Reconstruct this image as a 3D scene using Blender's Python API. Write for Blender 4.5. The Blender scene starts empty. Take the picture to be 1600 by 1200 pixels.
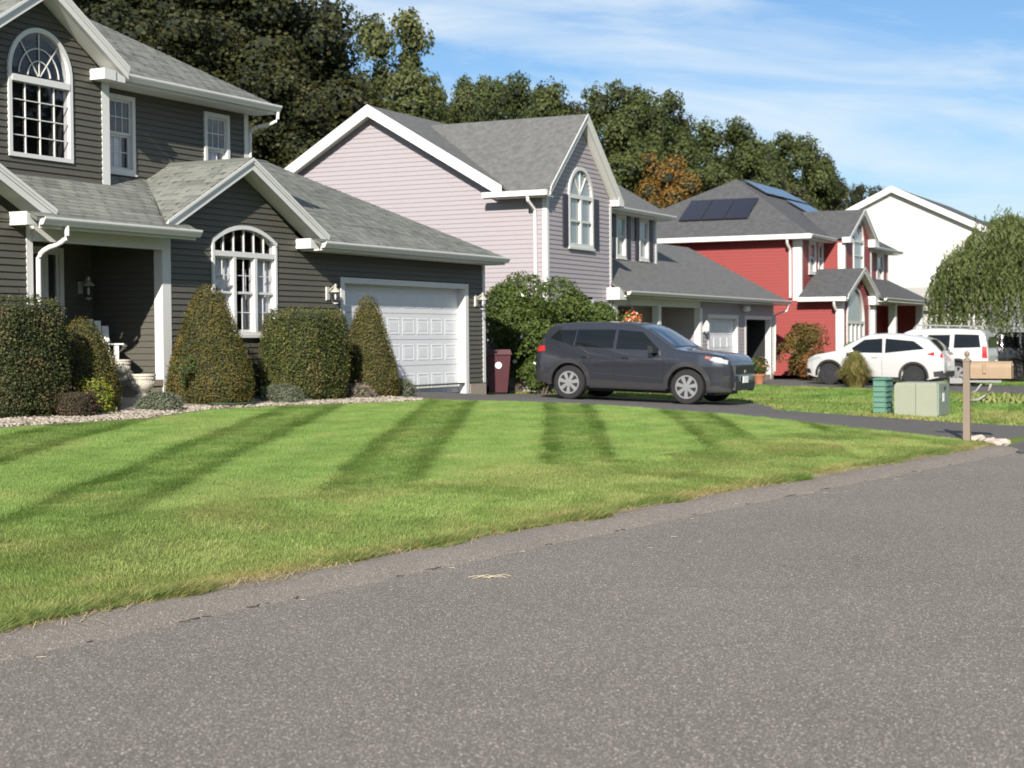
import bpy, bmesh, math, random
import numpy as np
from mathutils import Vector, Matrix
random.seed(7); rng = np.random.default_rng(7)
SC = bpy.context.scene; COL = SC.collection; D = bpy.data
PI = math.pi
# ------------------------------------------------------------------ camera, sky, sun, exposure
CAMH = 1.62
def setup_camera():
    pitch = math.atan(67 / 2600); roll = -0.008
    fw = Vector((0, math.cos(pitch), -math.sin(pitch))); up0 = Vector((0, math.sin(pitch), math.cos(pitch)))
    rt = Vector((1, 0, 0)) * math.cos(roll) + up0 * math.sin(roll)
    up = -Vector((1, 0, 0)) * math.sin(roll) + up0 * math.cos(roll)
    cam = D.cameras.new('camera'); ob = D.objects.new('camera', cam); COL.objects.link(ob)
    m = Matrix.Identity(4)
    for i in range(3):
        m[i][0] = rt[i]; m[i][1] = up[i]; m[i][2] = -fw[i]
    m[2][3] = CAMH
    ob.matrix_world = m
    cam.sensor_width = 36; cam.lens = 36 * 2600 / 1600
    cam.clip_start = .1; cam.clip_end = 3000
    cam.dof.use_dof = True; cam.dof.focus_distance = 13.5; cam.dof.aperture_fstop = 3.6
    SC.camera = ob
setup_camera()
SUNV = Vector((-.254, -1.96, 1.0)).normalized()
SUN_EL = math.asin(SUNV.z); SUN_AZ = math.atan2(SUNV.x, SUNV.y)
def setup_world():
    w = D.worlds.new('World'); SC.world = w; w.use_nodes = True
    nt = w.node_tree; nt.nodes.clear(); N = nt.nodes.new; L = nt.links.new
    out = N('ShaderNodeOutputWorld'); bg = N('ShaderNodeBackground'); bg.inputs[1].default_value = SKY_STRENGTH
    sky = N('ShaderNodeTexSky'); sky.sky_type = 'NISHITA'; sky.sun_disc = False
    sky.sun_elevation = SUN_EL; sky.sun_rotation = SUN_AZ
    sky.air_density = 1.0; sky.dust_density = .5; sky.ozone_density = 2.2
    tc = N('ShaderNodeTexCoord'); sep = N('ShaderNodeSeparateXYZ'); L(tc.outputs['Generated'], sep.inputs[0])
    def mth(op, a, b=None, c=None):
        n = N('ShaderNodeMath'); n.operation = op
        for i, v in enumerate((a, b, c)):
            if v is None: continue
            if isinstance(v, (int, float)): n.inputs[i].default_value = v
            else: L(v, n.inputs[i])
        return n.outputs[0]
    # high thin cloud seen as streaks: azimuth stretched, elevation compressed
    az = mth('ARCTAN2', sep.outputs[0], sep.outputs[1])
    el = mth('ARCSINE', sep.outputs[2])
    cx = mth('MULTIPLY', az, 5.0)
    cy = mth('ADD', mth('MULTIPLY', el, 26.0), mth('MULTIPLY', az, 3.4))
    comb = N('ShaderNodeCombineXYZ'); L(cx, comb.inputs[0]); L(cy, comb.inputs[1]); comb.inputs[2].default_value = 7.7
    n1 = N('ShaderNodeTexNoise'); n1.inputs['Scale'].default_value = 1.0; n1.inputs['Detail'].default_value = 7
    n1.inputs['Roughness'].default_value = .55; n1.inputs['Distortion'].default_value = .55; L(comb.outputs[0], n1.inputs['Vector'])
    rp = N('ShaderNodeValToRGB'); rp.color_ramp.elements[0].position = .38; rp.color_ramp.elements[1].position = .68
    rp.color_ramp.elements[0].color = (0, 0, 0, 1); rp.color_ramp.elements[1].color = (1, 1, 1, 1)
    L(n1.outputs['Fac'], rp.inputs[0])
    fac = mth('MULTIPLY', rp.outputs[0], .85)
    tint = N('ShaderNodeMix'); tint.data_type = 'RGBA'; tint.blend_type = 'MULTIPLY'; tint.inputs[0].default_value = 1
    L(sky.outputs[0], tint.inputs[6]); tint.inputs[7].default_value = SKY_TINT
    mix = N('ShaderNodeMix'); mix.data_type = 'RGBA'
    L(fac, mix.inputs[0]); L(tint.outputs[2], mix.inputs[6]); mix.inputs[7].default_value = CLOUD_COL
    L(mix.outputs[2], bg.inputs[0]); L(bg.outputs[0], out.inputs[0])
SKY_STRENGTH = .072; SKY_TINT = (.70, .86, 1.04, 1); CLOUD_COL = (7.0, 7.9, 8.6, 1)
setup_world()
sl = D.lights.new('sun', 'SUN'); sl.energy = 5.0; sl.angle = math.radians(.53); sl.color = (1, .94, .84)
so = D.objects.new('sun', sl); COL.objects.link(so); so.rotation_euler = SUNV.to_track_quat('Z', 'Y').to_euler()
so.location = (0, 0, 40)
SC.view_settings.view_transform = 'Standard'; SC.view_settings.look = 'None'
SC.view_settings.gamma = 1; SC.view_settings.use_curve_mapping = False
SC.view_settings.exposure = .68
SC.render.engine = 'CYCLES'
SC.cycles.max_bounces = 6; SC.cycles.transparent_max_bounces = 16; SC.cycles.use_denoising = True
SC.cycles.diffuse_bounces = 2; SC.cycles.glossy_bounces = 3

# ------------------------------------------------------------------ materials
def new_mat(name):
    m = D.materials.new(name); m.use_nodes = True
    nt = m.node_tree; b = nt.nodes['Principled BSDF']; return m, nt, b
def rgba(c): return (c[0], c[1], c[2], 1)
def mat(name, col, rough=.6, var=.12, scale=6.0, metal=0, bump=0, bscale=60, stretch=(1, 1, 1), spec=.5, coat=0, detail=4):
    m, nt, b = new_mat(name); N = nt.nodes.new; L = nt.links.new
    b.inputs['Roughness'].default_value = rough; b.inputs['Metallic'].default_value = metal
    b.inputs['Specular IOR Level'].default_value = spec; b.inputs['Coat Weight'].default_value = coat
    tc = N('ShaderNodeTexCoord'); mp = N('ShaderNodeMapping'); L(tc.outputs['Object'], mp.inputs[0]); mp.inputs['Scale'].default_value = stretch
    n = N('ShaderNodeTexNoise'); n.inputs['Scale'].default_value = scale; n.inputs['Detail'].default_value = detail; L(mp.outputs[0], n.inputs['Vector'])
    mx = N('ShaderNodeMix'); mx.data_type = 'RGBA'; L(n.outputs['Fac'], mx.inputs[0])
    mx.inputs[6].default_value = rgba([c * (1 - var) for c in col]); mx.inputs[7].default_value = rgba([min(1, c * (1 + var)) for c in col])
    L(mx.outputs[2], b.inputs['Base Color'])
    if bump:
        n2 = N('ShaderNodeTexNoise'); n2.inputs['Scale'].default_value = bscale; n2.inputs['Detail'].default_value = 3; L(mp.outputs[0], n2.inputs['Vector'])
        bp = N('ShaderNodeBump'); bp.inputs['Strength'].default_value = bump; bp.inputs['Distance'].default_value = .01
        L(n2.outputs['Fac'], bp.inputs['Height']); L(bp.outputs[0], b.inputs['Normal'])
    return m
def leaf_mat(name, cols, trans=.25, rough=.6, var=.25, posvar=None):
    """leaves: every leaf its own tone, plus slow variation over the plant"""
    m, nt, b = new_mat(name); N = nt.nodes.new; L = nt.links.new
    g = N('ShaderNodeNewGeometry'); rp = N('ShaderNodeValToRGB'); rp.color_ramp.interpolation = 'LINEAR'
    while len(rp.color_ramp.elements) < len(cols): rp.color_ramp.elements.new(.5)
    for i, c in enumerate(cols):
        rp.color_ramp.elements[i].position = i / max(1, len(cols) - 1); rp.color_ramp.elements[i].color = rgba(c)
    tc = N('ShaderNodeTexCoord'); n = N('ShaderNodeTexNoise'); n.inputs['Scale'].default_value = posvar or 2.0; n.inputs['Detail'].default_value = 3
    L(tc.outputs['Object'], n.inputs['Vector'])
    ad = N('ShaderNodeMath'); ad.operation = 'MULTIPLY_ADD'; L(g.outputs['Random Per Island'], ad.inputs[0]); ad.inputs[1].default_value = .6
    sb = N('ShaderNodeMath'); sb.operation = 'MULTIPLY_ADD'; L(n.outputs['Fac'], sb.inputs[0]); sb.inputs[1].default_value = 1.6; sb.inputs[2].default_value = -.6
    L(sb.outputs[0], ad.inputs[2]); L(ad.outputs[0], rp.inputs[0])
    b.inputs['Roughness'].default_value = rough; b.inputs['Specular IOR Level'].default_value = .25
    L(rp.outputs[0], b.inputs['Base Color'])
    tr = N('ShaderNodeBsdfTranslucent'); L(rp.outputs[0], tr.inputs[0])
    mx = N('ShaderNodeMixShader'); mx.inputs[0].default_value = trans
    L(b.outputs[0], mx.inputs[1]); L(tr.outputs[0], mx.inputs[2]); L(mx.outputs[0], nt.nodes['Material Output'].inputs[0])
    return m
def glass_mat(name, tint=.75, rough=.03, refl=1.0, spec=1.6):
    m, nt, b = new_mat(name); N = nt.nodes.new; L = nt.links.new; nt.nodes.remove(b)
    t = N('ShaderNodeBsdfTransparent'); t.inputs[0].default_value = (tint, tint, tint * 1.02, 1)
    gl = N('ShaderNodeBsdfGlossy'); gl.inputs['Roughness'].default_value = rough; gl.inputs[0].default_value = (refl, refl, refl, 1)
    lw = N('ShaderNodeLayerWeight'); lw.inputs[0].default_value = .5; pw = N('ShaderNodeMath'); pw.operation = 'POWER'; L(lw.outputs['Facing'], pw.inputs[0]); pw.inputs[1].default_value = 3.0; fr = N('ShaderNodeMath'); fr.operation = 'MULTIPLY_ADD'; L(pw.outputs[0], fr.inputs[0]); fr.inputs[1].default_value = .55; fr.inputs[2].default_value = .02
    mx = N('ShaderNodeMixShader'); L(fr.outputs[0], mx.inputs[0]); L(t.outputs[0], mx.inputs[1]); L(gl.outputs[0], mx.inputs[2])
    L(mx.outputs[0], nt.nodes['Material Output'].inputs[0]); return m
def island_mat(name, cols, rough=.9, noise=.35, nscale=40, bump=.3):
    m, nt, b = new_mat(name); N = nt.nodes.new; L = nt.links.new
    g = N('ShaderNodeNewGeometry'); rp = N('ShaderNodeValToRGB')
    while len(rp.color_ramp.elements) < len(cols): rp.color_ramp.elements.new(.5)
    for i, c in enumerate(cols):
        rp.color_ramp.elements[i].position = i / max(1, len(cols) - 1); rp.color_ramp.elements[i].color = rgba(c)
    L(g.outputs['Random Per Island'], rp.inputs[0])
    tc = N('ShaderNodeTexCoord'); n = N('ShaderNodeTexNoise'); n.inputs['Scale'].default_value = nscale; n.inputs['Detail'].default_value = 4; L(tc.outputs['Object'], n.inputs['Vector'])
    n3 = N('ShaderNodeTexNoise'); n3.inputs['Scale'].default_value = .7; n3.inputs['Detail'].default_value = 3; L(tc.outputs['Object'], n3.inputs['Vector'])
    ad = N('ShaderNodeMath'); ad.operation = 'ADD'; L(n.outputs['Fac'], ad.inputs[0]); L(n3.outputs['Fac'], ad.inputs[1])
    mr = N('ShaderNodeMapRange'); L(ad.outputs[0], mr.inputs[0]); mr.inputs[1].default_value = .6; mr.inputs[2].default_value = 1.4; mr.inputs[3].default_value = 1 - noise; mr.inputs[4].default_value = 1 + noise
    vm = N('ShaderNodeVectorMath'); vm.operation = 'SCALE'; L(rp.outputs[0], vm.inputs[0]); L(mr.outputs[0], vm.inputs['Scale'])
    L(vm.outputs[0], b.inputs['Base Color']); b.inputs['Roughness'].default_value = rough; b.inputs['Specular IOR Level'].default_value = .2
    if bump:
        bp = N('ShaderNodeBump'); bp.inputs['Strength'].default_value = bump; bp.inputs['Distance'].default_value = .004
        L(n.outputs['Fac'], bp.inputs['Height']); L(bp.outputs[0], b.inputs['Normal'])
    return m
M = {}
M['olive'] = mat('olive_siding', (.088, .083, .068), .55, .10, 3, bump=.12, bscale=25, stretch=(1, 1, 9), spec=.3)
M['lilac'] = mat('lilac_siding', (.325, .292, .312), .55, .05, 3, spec=.3, bump=.08, bscale=20, stretch=(1, 1, 9))
M['red'] = mat('red_siding', (.25, .046, .043), .55, .08, 3, spec=.3, bump=.08, bscale=20, stretch=(1, 1, 9))
M['whiteside'] = mat('white_siding', (.50, .495, .465), .55, .03, 3, spec=.3)
M['trim'] = mat('white_trim', (.62, .615, .60), .45, .03, 8)
M['trimgrey'] = mat('offwhite_trim', (.56, .56, .545), .5, .04, 8)
M['soffit'] = mat('soffit_white', (.70, .69, .66), .6, .04, 10)
M['shingle'] = island_mat('greygreen_shingles', [(.135, .140, .128), (.178, .183, .165), (.215, .22, .195), (.155, .16, .146)], noise=.18)
M['deck'] = mat('roof_deck', (.12, .125, .11), .95, .2, 20)
M['darkshingle'] = mat('grey_shingles', (.122, .122, .121), .92, .5, 7.0, bump=.5, bscale=30, spec=.2, detail=8)
M['charshingle'] = mat('charcoal_shingles', (.083, .083, .087), .92, .5, 6.0, bump=.5, bscale=30, spec=.2, detail=8)
M['lightshingle'] = mat('light_shingles', (.36, .35, .32), .92, .15, 3.0, bump=.4, bscale=30, spec=.2)
M['concrete'] = mat('concrete', (.27, .235, .19), .9, .15, 9, bump=.3, bscale=50)
M['stone'] = mat('cast_stone', (.50, .46, .39), .85, .12, 20, bump=.25, bscale=60)
M['door'] = mat('garage_door_white', (.64, .65, .67), .45, .02, 4)
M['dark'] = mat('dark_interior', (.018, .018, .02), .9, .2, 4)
M['doorwood'] = mat('entry_door', (.05, .045, .04), .5, .1, 4)
M['curtain'] = mat('curtain', (.75, .75, .75), .9, .06, 12, stretch=(8, 8, .2))
M['glass'] = glass_mat('window_glass', .93, .02, .95, 1.55)
M['darkglass'] = mat('dark_window_glass', (.03, .035, .04), .05, .2, 2, spec=.9)
M['paleglass'] = mat('pale_window_glass', (.22, .25, .26), .08, .2, 2, spec=.8)
M['black'] = mat('black_plastic', (.012, .012, .013), .5, .1, 10)
M['shutter'] = mat('dark_shutter', (.022, .02, .03), .5, .1, 10)
M['metal'] = mat('silver_metal', (.6, .6, .6), .3, .05, 10, metal=.9)
M['rubber'] = mat('tyre_rubber', (.013, .013, .014), .85, .15, 20)
M['bark'] = mat('bark', (.09, .07, .055), .95, .3, 12, bump=.6, bscale=25, stretch=(1, 1, .3))
M['wicker'] = mat('white_plastic', (.62, .62, .61), .5, .03, 8)
M['maroon'] = mat('maroon_plastic', (.055, .007, .013), .45, .12, 6)
M['brownbin'] = mat('brown_plastic', (.12, .045, .035), .5, .12, 6)
M['tan'] = mat('tan_paint', (.30, .21, .135), .55, .10, 9, bump=.1)
M['tanpost'] = mat('taupe_post', (.20, .155, .115), .6, .12, 9, bump=.15, stretch=(1, 1, .2))
M['greybrace'] = mat('grey_plastic', (.25, .25, .24), .5, .08, 9)
M['boxgreen'] = mat('pale_green_cabinet', (.25, .262, .20), .5, .07, 5)
M['boxshade'] = mat('shaded_side_green', (.20, .24, .20), .5, .07, 5)  # shade of the cabinet's right side put into a greyer colour
M['latgreen'] = mat('dark_green_cabinet', (.07, .17, .12), .5, .12, 6)
M['flower'] = mat('white_petals', (.8, .78, .76), .7, .05, 8)
M['orange'] = mat('orange_petals', (.65, .16, .05), .7, .2, 8)
M['redflower'] = mat('red_petals', (.5, .03, .03), .7, .2, 8)
M['terracotta'] = mat('terracotta', (.35, .14, .08), .8, .1, 8)
M['lampglass'] = glass_mat('lamp_glass', .9, .08, 1, 1.5)
M['brass'] = mat('pale_metal', (.55, .52, .46), .4, .1, 10, metal=.3)
M['twig'] = mat('dry_twig', (.55, .45, .30), .9, .2, 20)
M['solar'] = mat('solar_cell', (.014, .014, .026), .14, .2, 3, spec=.5)
M['solarframe'] = mat('solar_frame', (.03, .03, .035), .4, .1, 3)
M['hose'] = mat('green_hose', (.05, .10, .05), .5, .1, 10)

# ------------------------------------------------------------------ mesh helpers
def tag(o, label=None, cat=None, group=None, kind=None):
    if label: o['label'] = label
    if cat: o['category'] = cat
    if group: o['group'] = group
    if kind: o['kind'] = kind
    return o
def empty(name, label, cat, loc, rz=0, group=None):
    o = D.objects.new(name, None); COL.objects.link(o); o.location = loc; o.rotation_euler = (0, 0, rz); o.empty_display_size = .2
    return tag(o, label, cat, group)
def link(name, me, parent=None, loc=None, kind=None):
    o = D.objects.new(name, me); COL.objects.link(o)
    if parent: o.parent = parent
    if loc is not None: o.location = loc
    if kind: o['kind'] = kind
    return o
def smooth_path(P, it=2):
    P = [Vector(p) for p in P]
    for _ in range(it):
        Q = [P[0]]
        for a, b in zip(P[:-1], P[1:]): Q += [a.lerp(b, .25), a.lerp(b, .75)]
        P = Q + [P[-1]]
    return P
class MB:
    def __init__(s): s.v = []; s.f = []; s.mi = []
    def add(s, vs, fs, mi=0):
        n = len(s.v); s.v += [tuple(p) for p in vs]; s.f += [tuple(i + n for i in f) for f in fs]; s.mi += [mi] * len(fs); return s
    def box(s, x0, x1, y0, y1, z0, z1, mi=0):
        vs = [(x0, y0, z0), (x1, y0, z0), (x1, y1, z0), (x0, y1, z0), (x0, y0, z1), (x1, y0, z1), (x1, y1, z1), (x0, y1, z1)]
        return s.add(vs, [(0, 3, 2, 1), (4, 5, 6, 7), (0, 1, 5, 4), (1, 2, 6, 5), (2, 3, 7, 6), (3, 0, 4, 7)], mi)
    def hexa(s, b, t, mi=0):
        """bottom ring b and top ring t of equal length"""
        n = len(b); fs = [tuple(range(n - 1, -1, -1)), tuple(range(n, 2 * n))] + [(i, (i + 1) % n, n + (i + 1) % n, n + i) for i in range(n)]
        return s.add(list(b) + list(t), fs, mi)
    def prism(s, poly, y0, y1, axis='y', mi=0):
        """poly: (a, z) points, extruded along the axis"""
        if axis == 'y': p = lambda a, z, y: (a, y, z)
        elif axis == 'x': p = lambda a, z, y: (y, a, z)
        else: p = lambda a, z, y: (a, z, y)
        return s.hexa([p(a, z, y0) for a, z in poly], [p(a, z, y1) for a, z in poly], mi)
    def bar(s, p, q, w, h, mi=0, up=(0, 0, 1)):
        p, q = Vector(p), Vector(q); d = (q - p).normalized(); up = Vector(up)
        if abs(d.dot(up)) > .99: up = Vector((1, 0, 0))
        a = d.cross(up).normalized() * (w / 2); b = a.cross(d).normalized() * (h / 2)
        return s.hexa([p - a - b, p + a - b, p + a + b, p - a + b], [q - a - b, q + a - b, q + a + b, q - a + b], mi)
    def tube(s, pts, r, n=8, mi=0):
        pts = [Vector(p) for p in pts]; rs = r if hasattr(r, '__len__') else [r] * len(pts); rings = []
        for i, p in enumerate(pts):
            d = (pts[min(i + 1, len(pts) - 1)] - pts[max(i - 1, 0)]).normalized()
            u = Vector((0, 0, 1)) if abs(d.z) < .9 else Vector((1, 0, 0))
            a = d.cross(u).normalized(); b = d.cross(a)
            rings.append([p + (a * math.cos(2 * PI * k / n) + b * math.sin(2 * PI * k / n)) * rs[i] for k in range(n)])
        vs = [q for R in rings for q in R]; fs = []
        for i in range(len(pts) - 1):
            for k in range(n): fs.append((i * n + k, i * n + (k + 1) % n, (i + 1) * n + (k + 1) % n, (i + 1) * n + k))
        fs.append(tuple(range(n - 1, -1, -1))); fs.append(tuple((len(pts) - 1) * n + k for k in range(n)))
        return s.add(vs, fs, mi)
    def lathe(s, prof, n=20, c=(0, 0, 0), axis='z', mi=0):
        vs = []; fs = []
        for r, h in prof:
            for k in range(n):
                a = 2 * PI * k / n; x, y = r * math.cos(a), r * math.sin(a)
                vs.append((c[0] + x, c[1] + y, c[2] + h) if axis == 'z' else (c[0] + x, c[1] + h, c[2] + y))
        for i in range(len(prof) - 1):
            for k in range(n): fs.append((i * n + k, i * n + (k + 1) % n, (i + 1) * n + (k + 1) % n, (i + 1) * n + k))
        fs.append(tuple(range(n - 1, -1, -1))); fs.append(tuple((len(prof) - 1) * n + k for k in range(n)))
        return s.add(vs, fs, mi)
    def ring(s, cx, cz, r, w, a0, a1, y0, y1, n=20, mi=0):
        """arched strip in the x-z plane between radius r and r+w"""
        for i in range(n):
            p, q = a0 + (a1 - a0) * i / n, a0 + (a1 - a0) * (i + 1) / n
            P = [(cx + rr * math.cos(t), cz + rr * math.sin(t)) for rr, t in ((r, p), (r + w, p), (r + w, q), (r, q))]
            s.prism(P, y0, y1, 'y', mi)
        return s
    def mesh(s, name, mats, smooth=False, sharp=None):
        me = D.meshes.new(name); me.from_pydata(s.v, [], s.f)
        for m in (mats if isinstance(mats, (list, tuple)) else [mats]): me.materials.append(m)
        if any(s.mi): me.polygons.foreach_set('material_index', s.mi)
        bm = bmesh.new(); bm.from_mesh(me); bmesh.ops.recalc_face_normals(bm, faces=bm.faces); bm.to_mesh(me); bm.free()
        if smooth:
            me.polygons.foreach_set('use_smooth', [True] * len(me.polygons))
            if sharp: me.set_sharp_from_angle(angle=math.radians(sharp))
        me.update(); return me
    def build(s, name, mats, parent=None, smooth=False, sharp=None, kind=None, loc=None):
        return link(name, s.mesh(name, mats, smooth, sharp), parent, loc, kind)
def np_mesh(name, V, F, m):
    """V (n,3), F (k,4) or (k,3) -> mesh without python loops"""
    me = D.meshes.new(name); V = np.asarray(V, np.float32); F = np.asarray(F, np.int32); k = F.shape[1]
    me.vertices.add(len(V)); me.vertices.foreach_set('co', V.ravel())
    me.loops.add(F.size); me.loops.foreach_set('vertex_index', F.ravel())
    me.polygons.add(len(F)); me.polygons.foreach_set('loop_start', np.arange(0, F.size, k, dtype=np.int32))
    for mm in (m if isinstance(m, (list, tuple)) else [m]): me.materials.append(mm)
    me.update(calc_edges=True); me.validate(); return me
# ------------------------------------------------------------------ the lie of the land (u along the house line, v towards the street)
P0 = .46; SU, CU = math.sin(P0), math.cos(P0)
def WXY(u, v): return (u * SU + v * CU, u * CU - v * SU)
def UV(x, y): return (x * SU + y * CU, x * CU - y * SU)
def vcurb(u):
    d = u - 6.8
    if d > 40: return vcurb(46.8) + .23 * (u - 46.8)
    return -6.46 + .09 * d + (.0018 * d * d if d > 0 else 0)
def zroad(u): return -.013 * min(max(0, u - 24), 60)
def zhouse(u):
    if u < 27: return .62 + .004 * min(27 - u, 15)
    if u < 30: return .62 - .05 * (u - 27) / 3
    if u < 32.5: return .57 - .17 * (u - 30) / 2.5
    if u < 36: return .40 - .02 * (u - 32.5) / 3.5
    return .38 - .010 * min(60, u - 36)
def gz(u, v):
    c = vcurb(u); d = c - v
    if d < 0: return zroad(u) - .12
    if d < .12: return zroad(u) + .07
    t = min(1.0, d / max(1, c + 16.5)); z0 = zroad(u) + .08
    return z0 + (zhouse(u) - z0) * t
def gxy(x, y): return gz(*UV(x, y))
# ------------------------------------------------------------------ ground, road, kerb, drives
def lawn_mat():
    m, nt, b = new_mat('lawn_soil'); N = nt.nodes.new; L = nt.links.new
    tc = N('ShaderNodeTexCoord')
    n = N('ShaderNodeTexNoise'); n.inputs['Scale'].default_value = 1.1; n.inputs['Detail'].default_value = 6; L(tc.outputs['Object'], n.inputs['Vector'])
    n2 = N('ShaderNodeTexNoise'); n2.inputs['Scale'].default_value = 38; n2.inputs['Detail'].default_value = 4; L(tc.outputs['Object'], n2.inputs['Vector'])
    ad = N('ShaderNodeMath'); ad.operation = 'MULTIPLY_ADD'; L(n2.outputs['Fac'], ad.inputs[0]); ad.inputs[1].default_value = .6
    mu = N('ShaderNodeMath'); mu.operation = 'MULTIPLY'; L(n.outputs['Fac'], mu.inputs[0]); mu.inputs[1].default_value = .5; L(mu.outputs[0], ad.inputs[2])
    rp = N('ShaderNodeValToRGB'); E = rp.color_ramp.elements
    E[0].position = .33; E[0].color = (.075, .12, .022, 1); E[1].position = .78; E[1].color = (.17, .21, .055, 1)
    L(ad.outputs[0], rp.inputs[0]); L(rp.outputs[0], b.inputs['Base Color']); b.inputs['Roughness'].default_value = .9; b.inputs['Specular IOR Level'].default_value = .1
    bp = N('ShaderNodeBump'); bp.inputs['Strength'].default_value = .8; bp.inputs['Distance'].default_value = .03; L(n2.outputs['Fac'], bp.inputs['Height']); L(bp.outputs[0], b.inputs['Normal'])
    return m
def asphalt_mat(name, base, speck, amount, warm=(1, 1, 1), seams=True):
    m, nt, b = new_mat(name); N = nt.nodes.new; L = nt.links.new
    tc = N('ShaderNodeTexCoord')
    def vor(scale, lo, hi):
        v = N('ShaderNodeTexVoronoi'); v.inputs['Scale'].default_value = scale; L(tc.outputs['Object'], v.inputs['Vector'])
        s = N('ShaderNodeSeparateColor'); L(v.outputs['Color'], s.inputs[0])
        r = N('ShaderNodeMapRange'); r.inputs[1].default_value = lo; r.inputs[2].default_value = hi; L(s.outputs[0], r.inputs[0])
        return r.outputs[0], v.outputs['Distance'], s.outputs[1]
    a1, d1, h1 = vor(125, 1 - amount, 1.0); a2, d2, h2 = vor(240, 1 - amount * 1.5, 1.0); a3, d3, h3 = vor(150, .0, 1.0)
    def mth(op, *a):
        n = N('ShaderNodeMath'); n.operation = op
        for i, q in enumerate(a):
            if isinstance(q, (int, float)): n.inputs[i].default_value = q
            else: L(q, n.inputs[i])
        return n.outputs[0]
    big = N('ShaderNodeTexNoise'); big.inputs['Scale'].default_value = .55; big.inputs['Detail'].default_value = 5; big.inputs['Roughness'].default_value = .62; L(tc.outputs['Object'], big.inputs['Vector'])
    big2 = N('ShaderNodeTexNoise'); big2.inputs['Scale'].default_value = .16; big2.inputs['Detail'].default_value = 3; L(tc.outputs['Object'], big2.inputs['Vector'])
    tone = mth('MULTIPLY', mth('MULTIPLY_ADD', big.outputs['Fac'], .46, .77), mth('MULTIPLY_ADD', big2.outputs['Fac'], .36, .82))
    grain = mth('MULTIPLY_ADD', a3, .55, .72)
    tone = mth('MULTIPLY', tone, grain)
    mx = N('ShaderNodeMix'); mx.data_type = 'RGBA'; fac = mth('MAXIMUM', mth('MULTIPLY', a1, .95), mth('MULTIPLY', a2, .8)); L(fac, mx.inputs[0])
    c0 = N('ShaderNodeVectorMath'); c0.operation = 'SCALE'; c0.inputs[0].default_value = base; L(tone, c0.inputs['Scale'])
    L(c0.outputs[0], mx.inputs[6])
    hue = N('ShaderNodeMix'); hue.data_type = 'RGBA'; L(h1, hue.inputs[0]); hue.inputs[6].default_value = rgba(speck); hue.inputs[7].default_value = rgba([speck[0] * .8, speck[1] * .66, speck[2] * .58])
    L(hue.outputs[2], mx.inputs[7])
    col = mx.outputs[2]
    if seams:
        sx = N('ShaderNodeSeparateXYZ'); L(tc.outputs['Object'], sx.inputs[0])
        wob = N('ShaderNodeTexNoise'); wob.inputs['Scale'].default_value = 1.3; wob.inputs['Detail'].default_value = 5; L(tc.outputs['Object'], wob.inputs['Vector'])
        tot = None
        for k, (ax, ay, c, wd) in enumerate(((0.02, 1, 10.75, .006), (-.03, 1, 19.3, .008), (.05, 1, 13.6, .006))):
            dist = mth('ABSOLUTE', mth('ADD', mth('SUBTRACT', mth('ADD', mth('MULTIPLY', sx.outputs[0], ax), mth('MULTIPLY', sx.outputs[1], ay)), c), mth('MULTIPLY_ADD', wob.outputs['Fac'], .5, -.25)))
            gate = mth('GREATER_THAN', wob.outputs['Color'], .5) if 0 else mth('GREATER_THAN', big.outputs['Fac'], .47)
            ln = mth('MULTIPLY', mth('LESS_THAN', dist, wd), gate)
            tot = ln if tot is None else mth('MAXIMUM', tot, ln)
        cr = N('ShaderNodeMix'); cr.data_type = 'RGBA'; L(mth('MULTIPLY', tot, .55), cr.inputs[0]); L(col, cr.inputs[6]); cr.inputs[7].default_value = (.03, .03, .03, 1)
        col = cr.outputs[2]
    L(col, b.inputs['Base Color']); b.inputs['Roughness'].default_value = .88; b.inputs['Specular IOR Level'].default_value = .25
    bp = N('ShaderNodeBump'); bp.inputs['Strength'].default_value = .6; bp.inputs['Distance'].default_value = .006; L(d1, bp.inputs['Height']); L(bp.outputs[0], b.inputs['Normal'])
    return m
M['lawn'] = lawn_mat()
M['asphalt'] = asphalt_mat('road_asphalt', (.146, .132, .116), (.74, .68, .60), .10)
M['drive'] = asphalt_mat('drive_asphalt', (.098, .092, .088), (.25, .24, .22), .10, seams=False)
M['kerb'] = asphalt_mat('kerb_asphalt', (.178, .158, .137), (.50, .45, .39), .09, seams=False)
def grid(name, us, vs, zf, m, kind='structure', thick=0):
    A, B = np.meshgrid(us, vs, indexing='ij')
    V = np.array([(*WXY(u, v), zf(u, v)) for u, v in zip(A.ravel(), B.ravel())])
    nu, nv = len(us), len(vs)
    i, j = np.meshgrid(np.arange(nu - 1), np.arange(nv - 1), indexing='ij'); a = (i * nv + j).ravel()
    me = np_mesh(name, V, np.stack([a, a + 1, a + nv + 1, a + nv], 1), m)
    me.polygons.foreach_set('use_smooth', [True] * len(me.polygons))
    return link(name, me, kind=kind)
def seq(*parts):
    out = []
    for a, b, n in parts: out += list(np.linspace(a, b, n, endpoint=False))
    return out + [parts[-1][1]]
grid('ground', seq((-260, -20, 12), (-20, 2, 22), (2, 40, 76), (40, 80, 40), (80, 900, 20)), seq((-700, -60, 12), (-60, -20, 20), (-20, 2, 88), (2, 30, 14), (30, 300, 6)), lambda u, v: gz(u, v), M['lawn'])
us = seq((-40, 2, 21), (2, 34, 128), (34, 90, 28))
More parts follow.
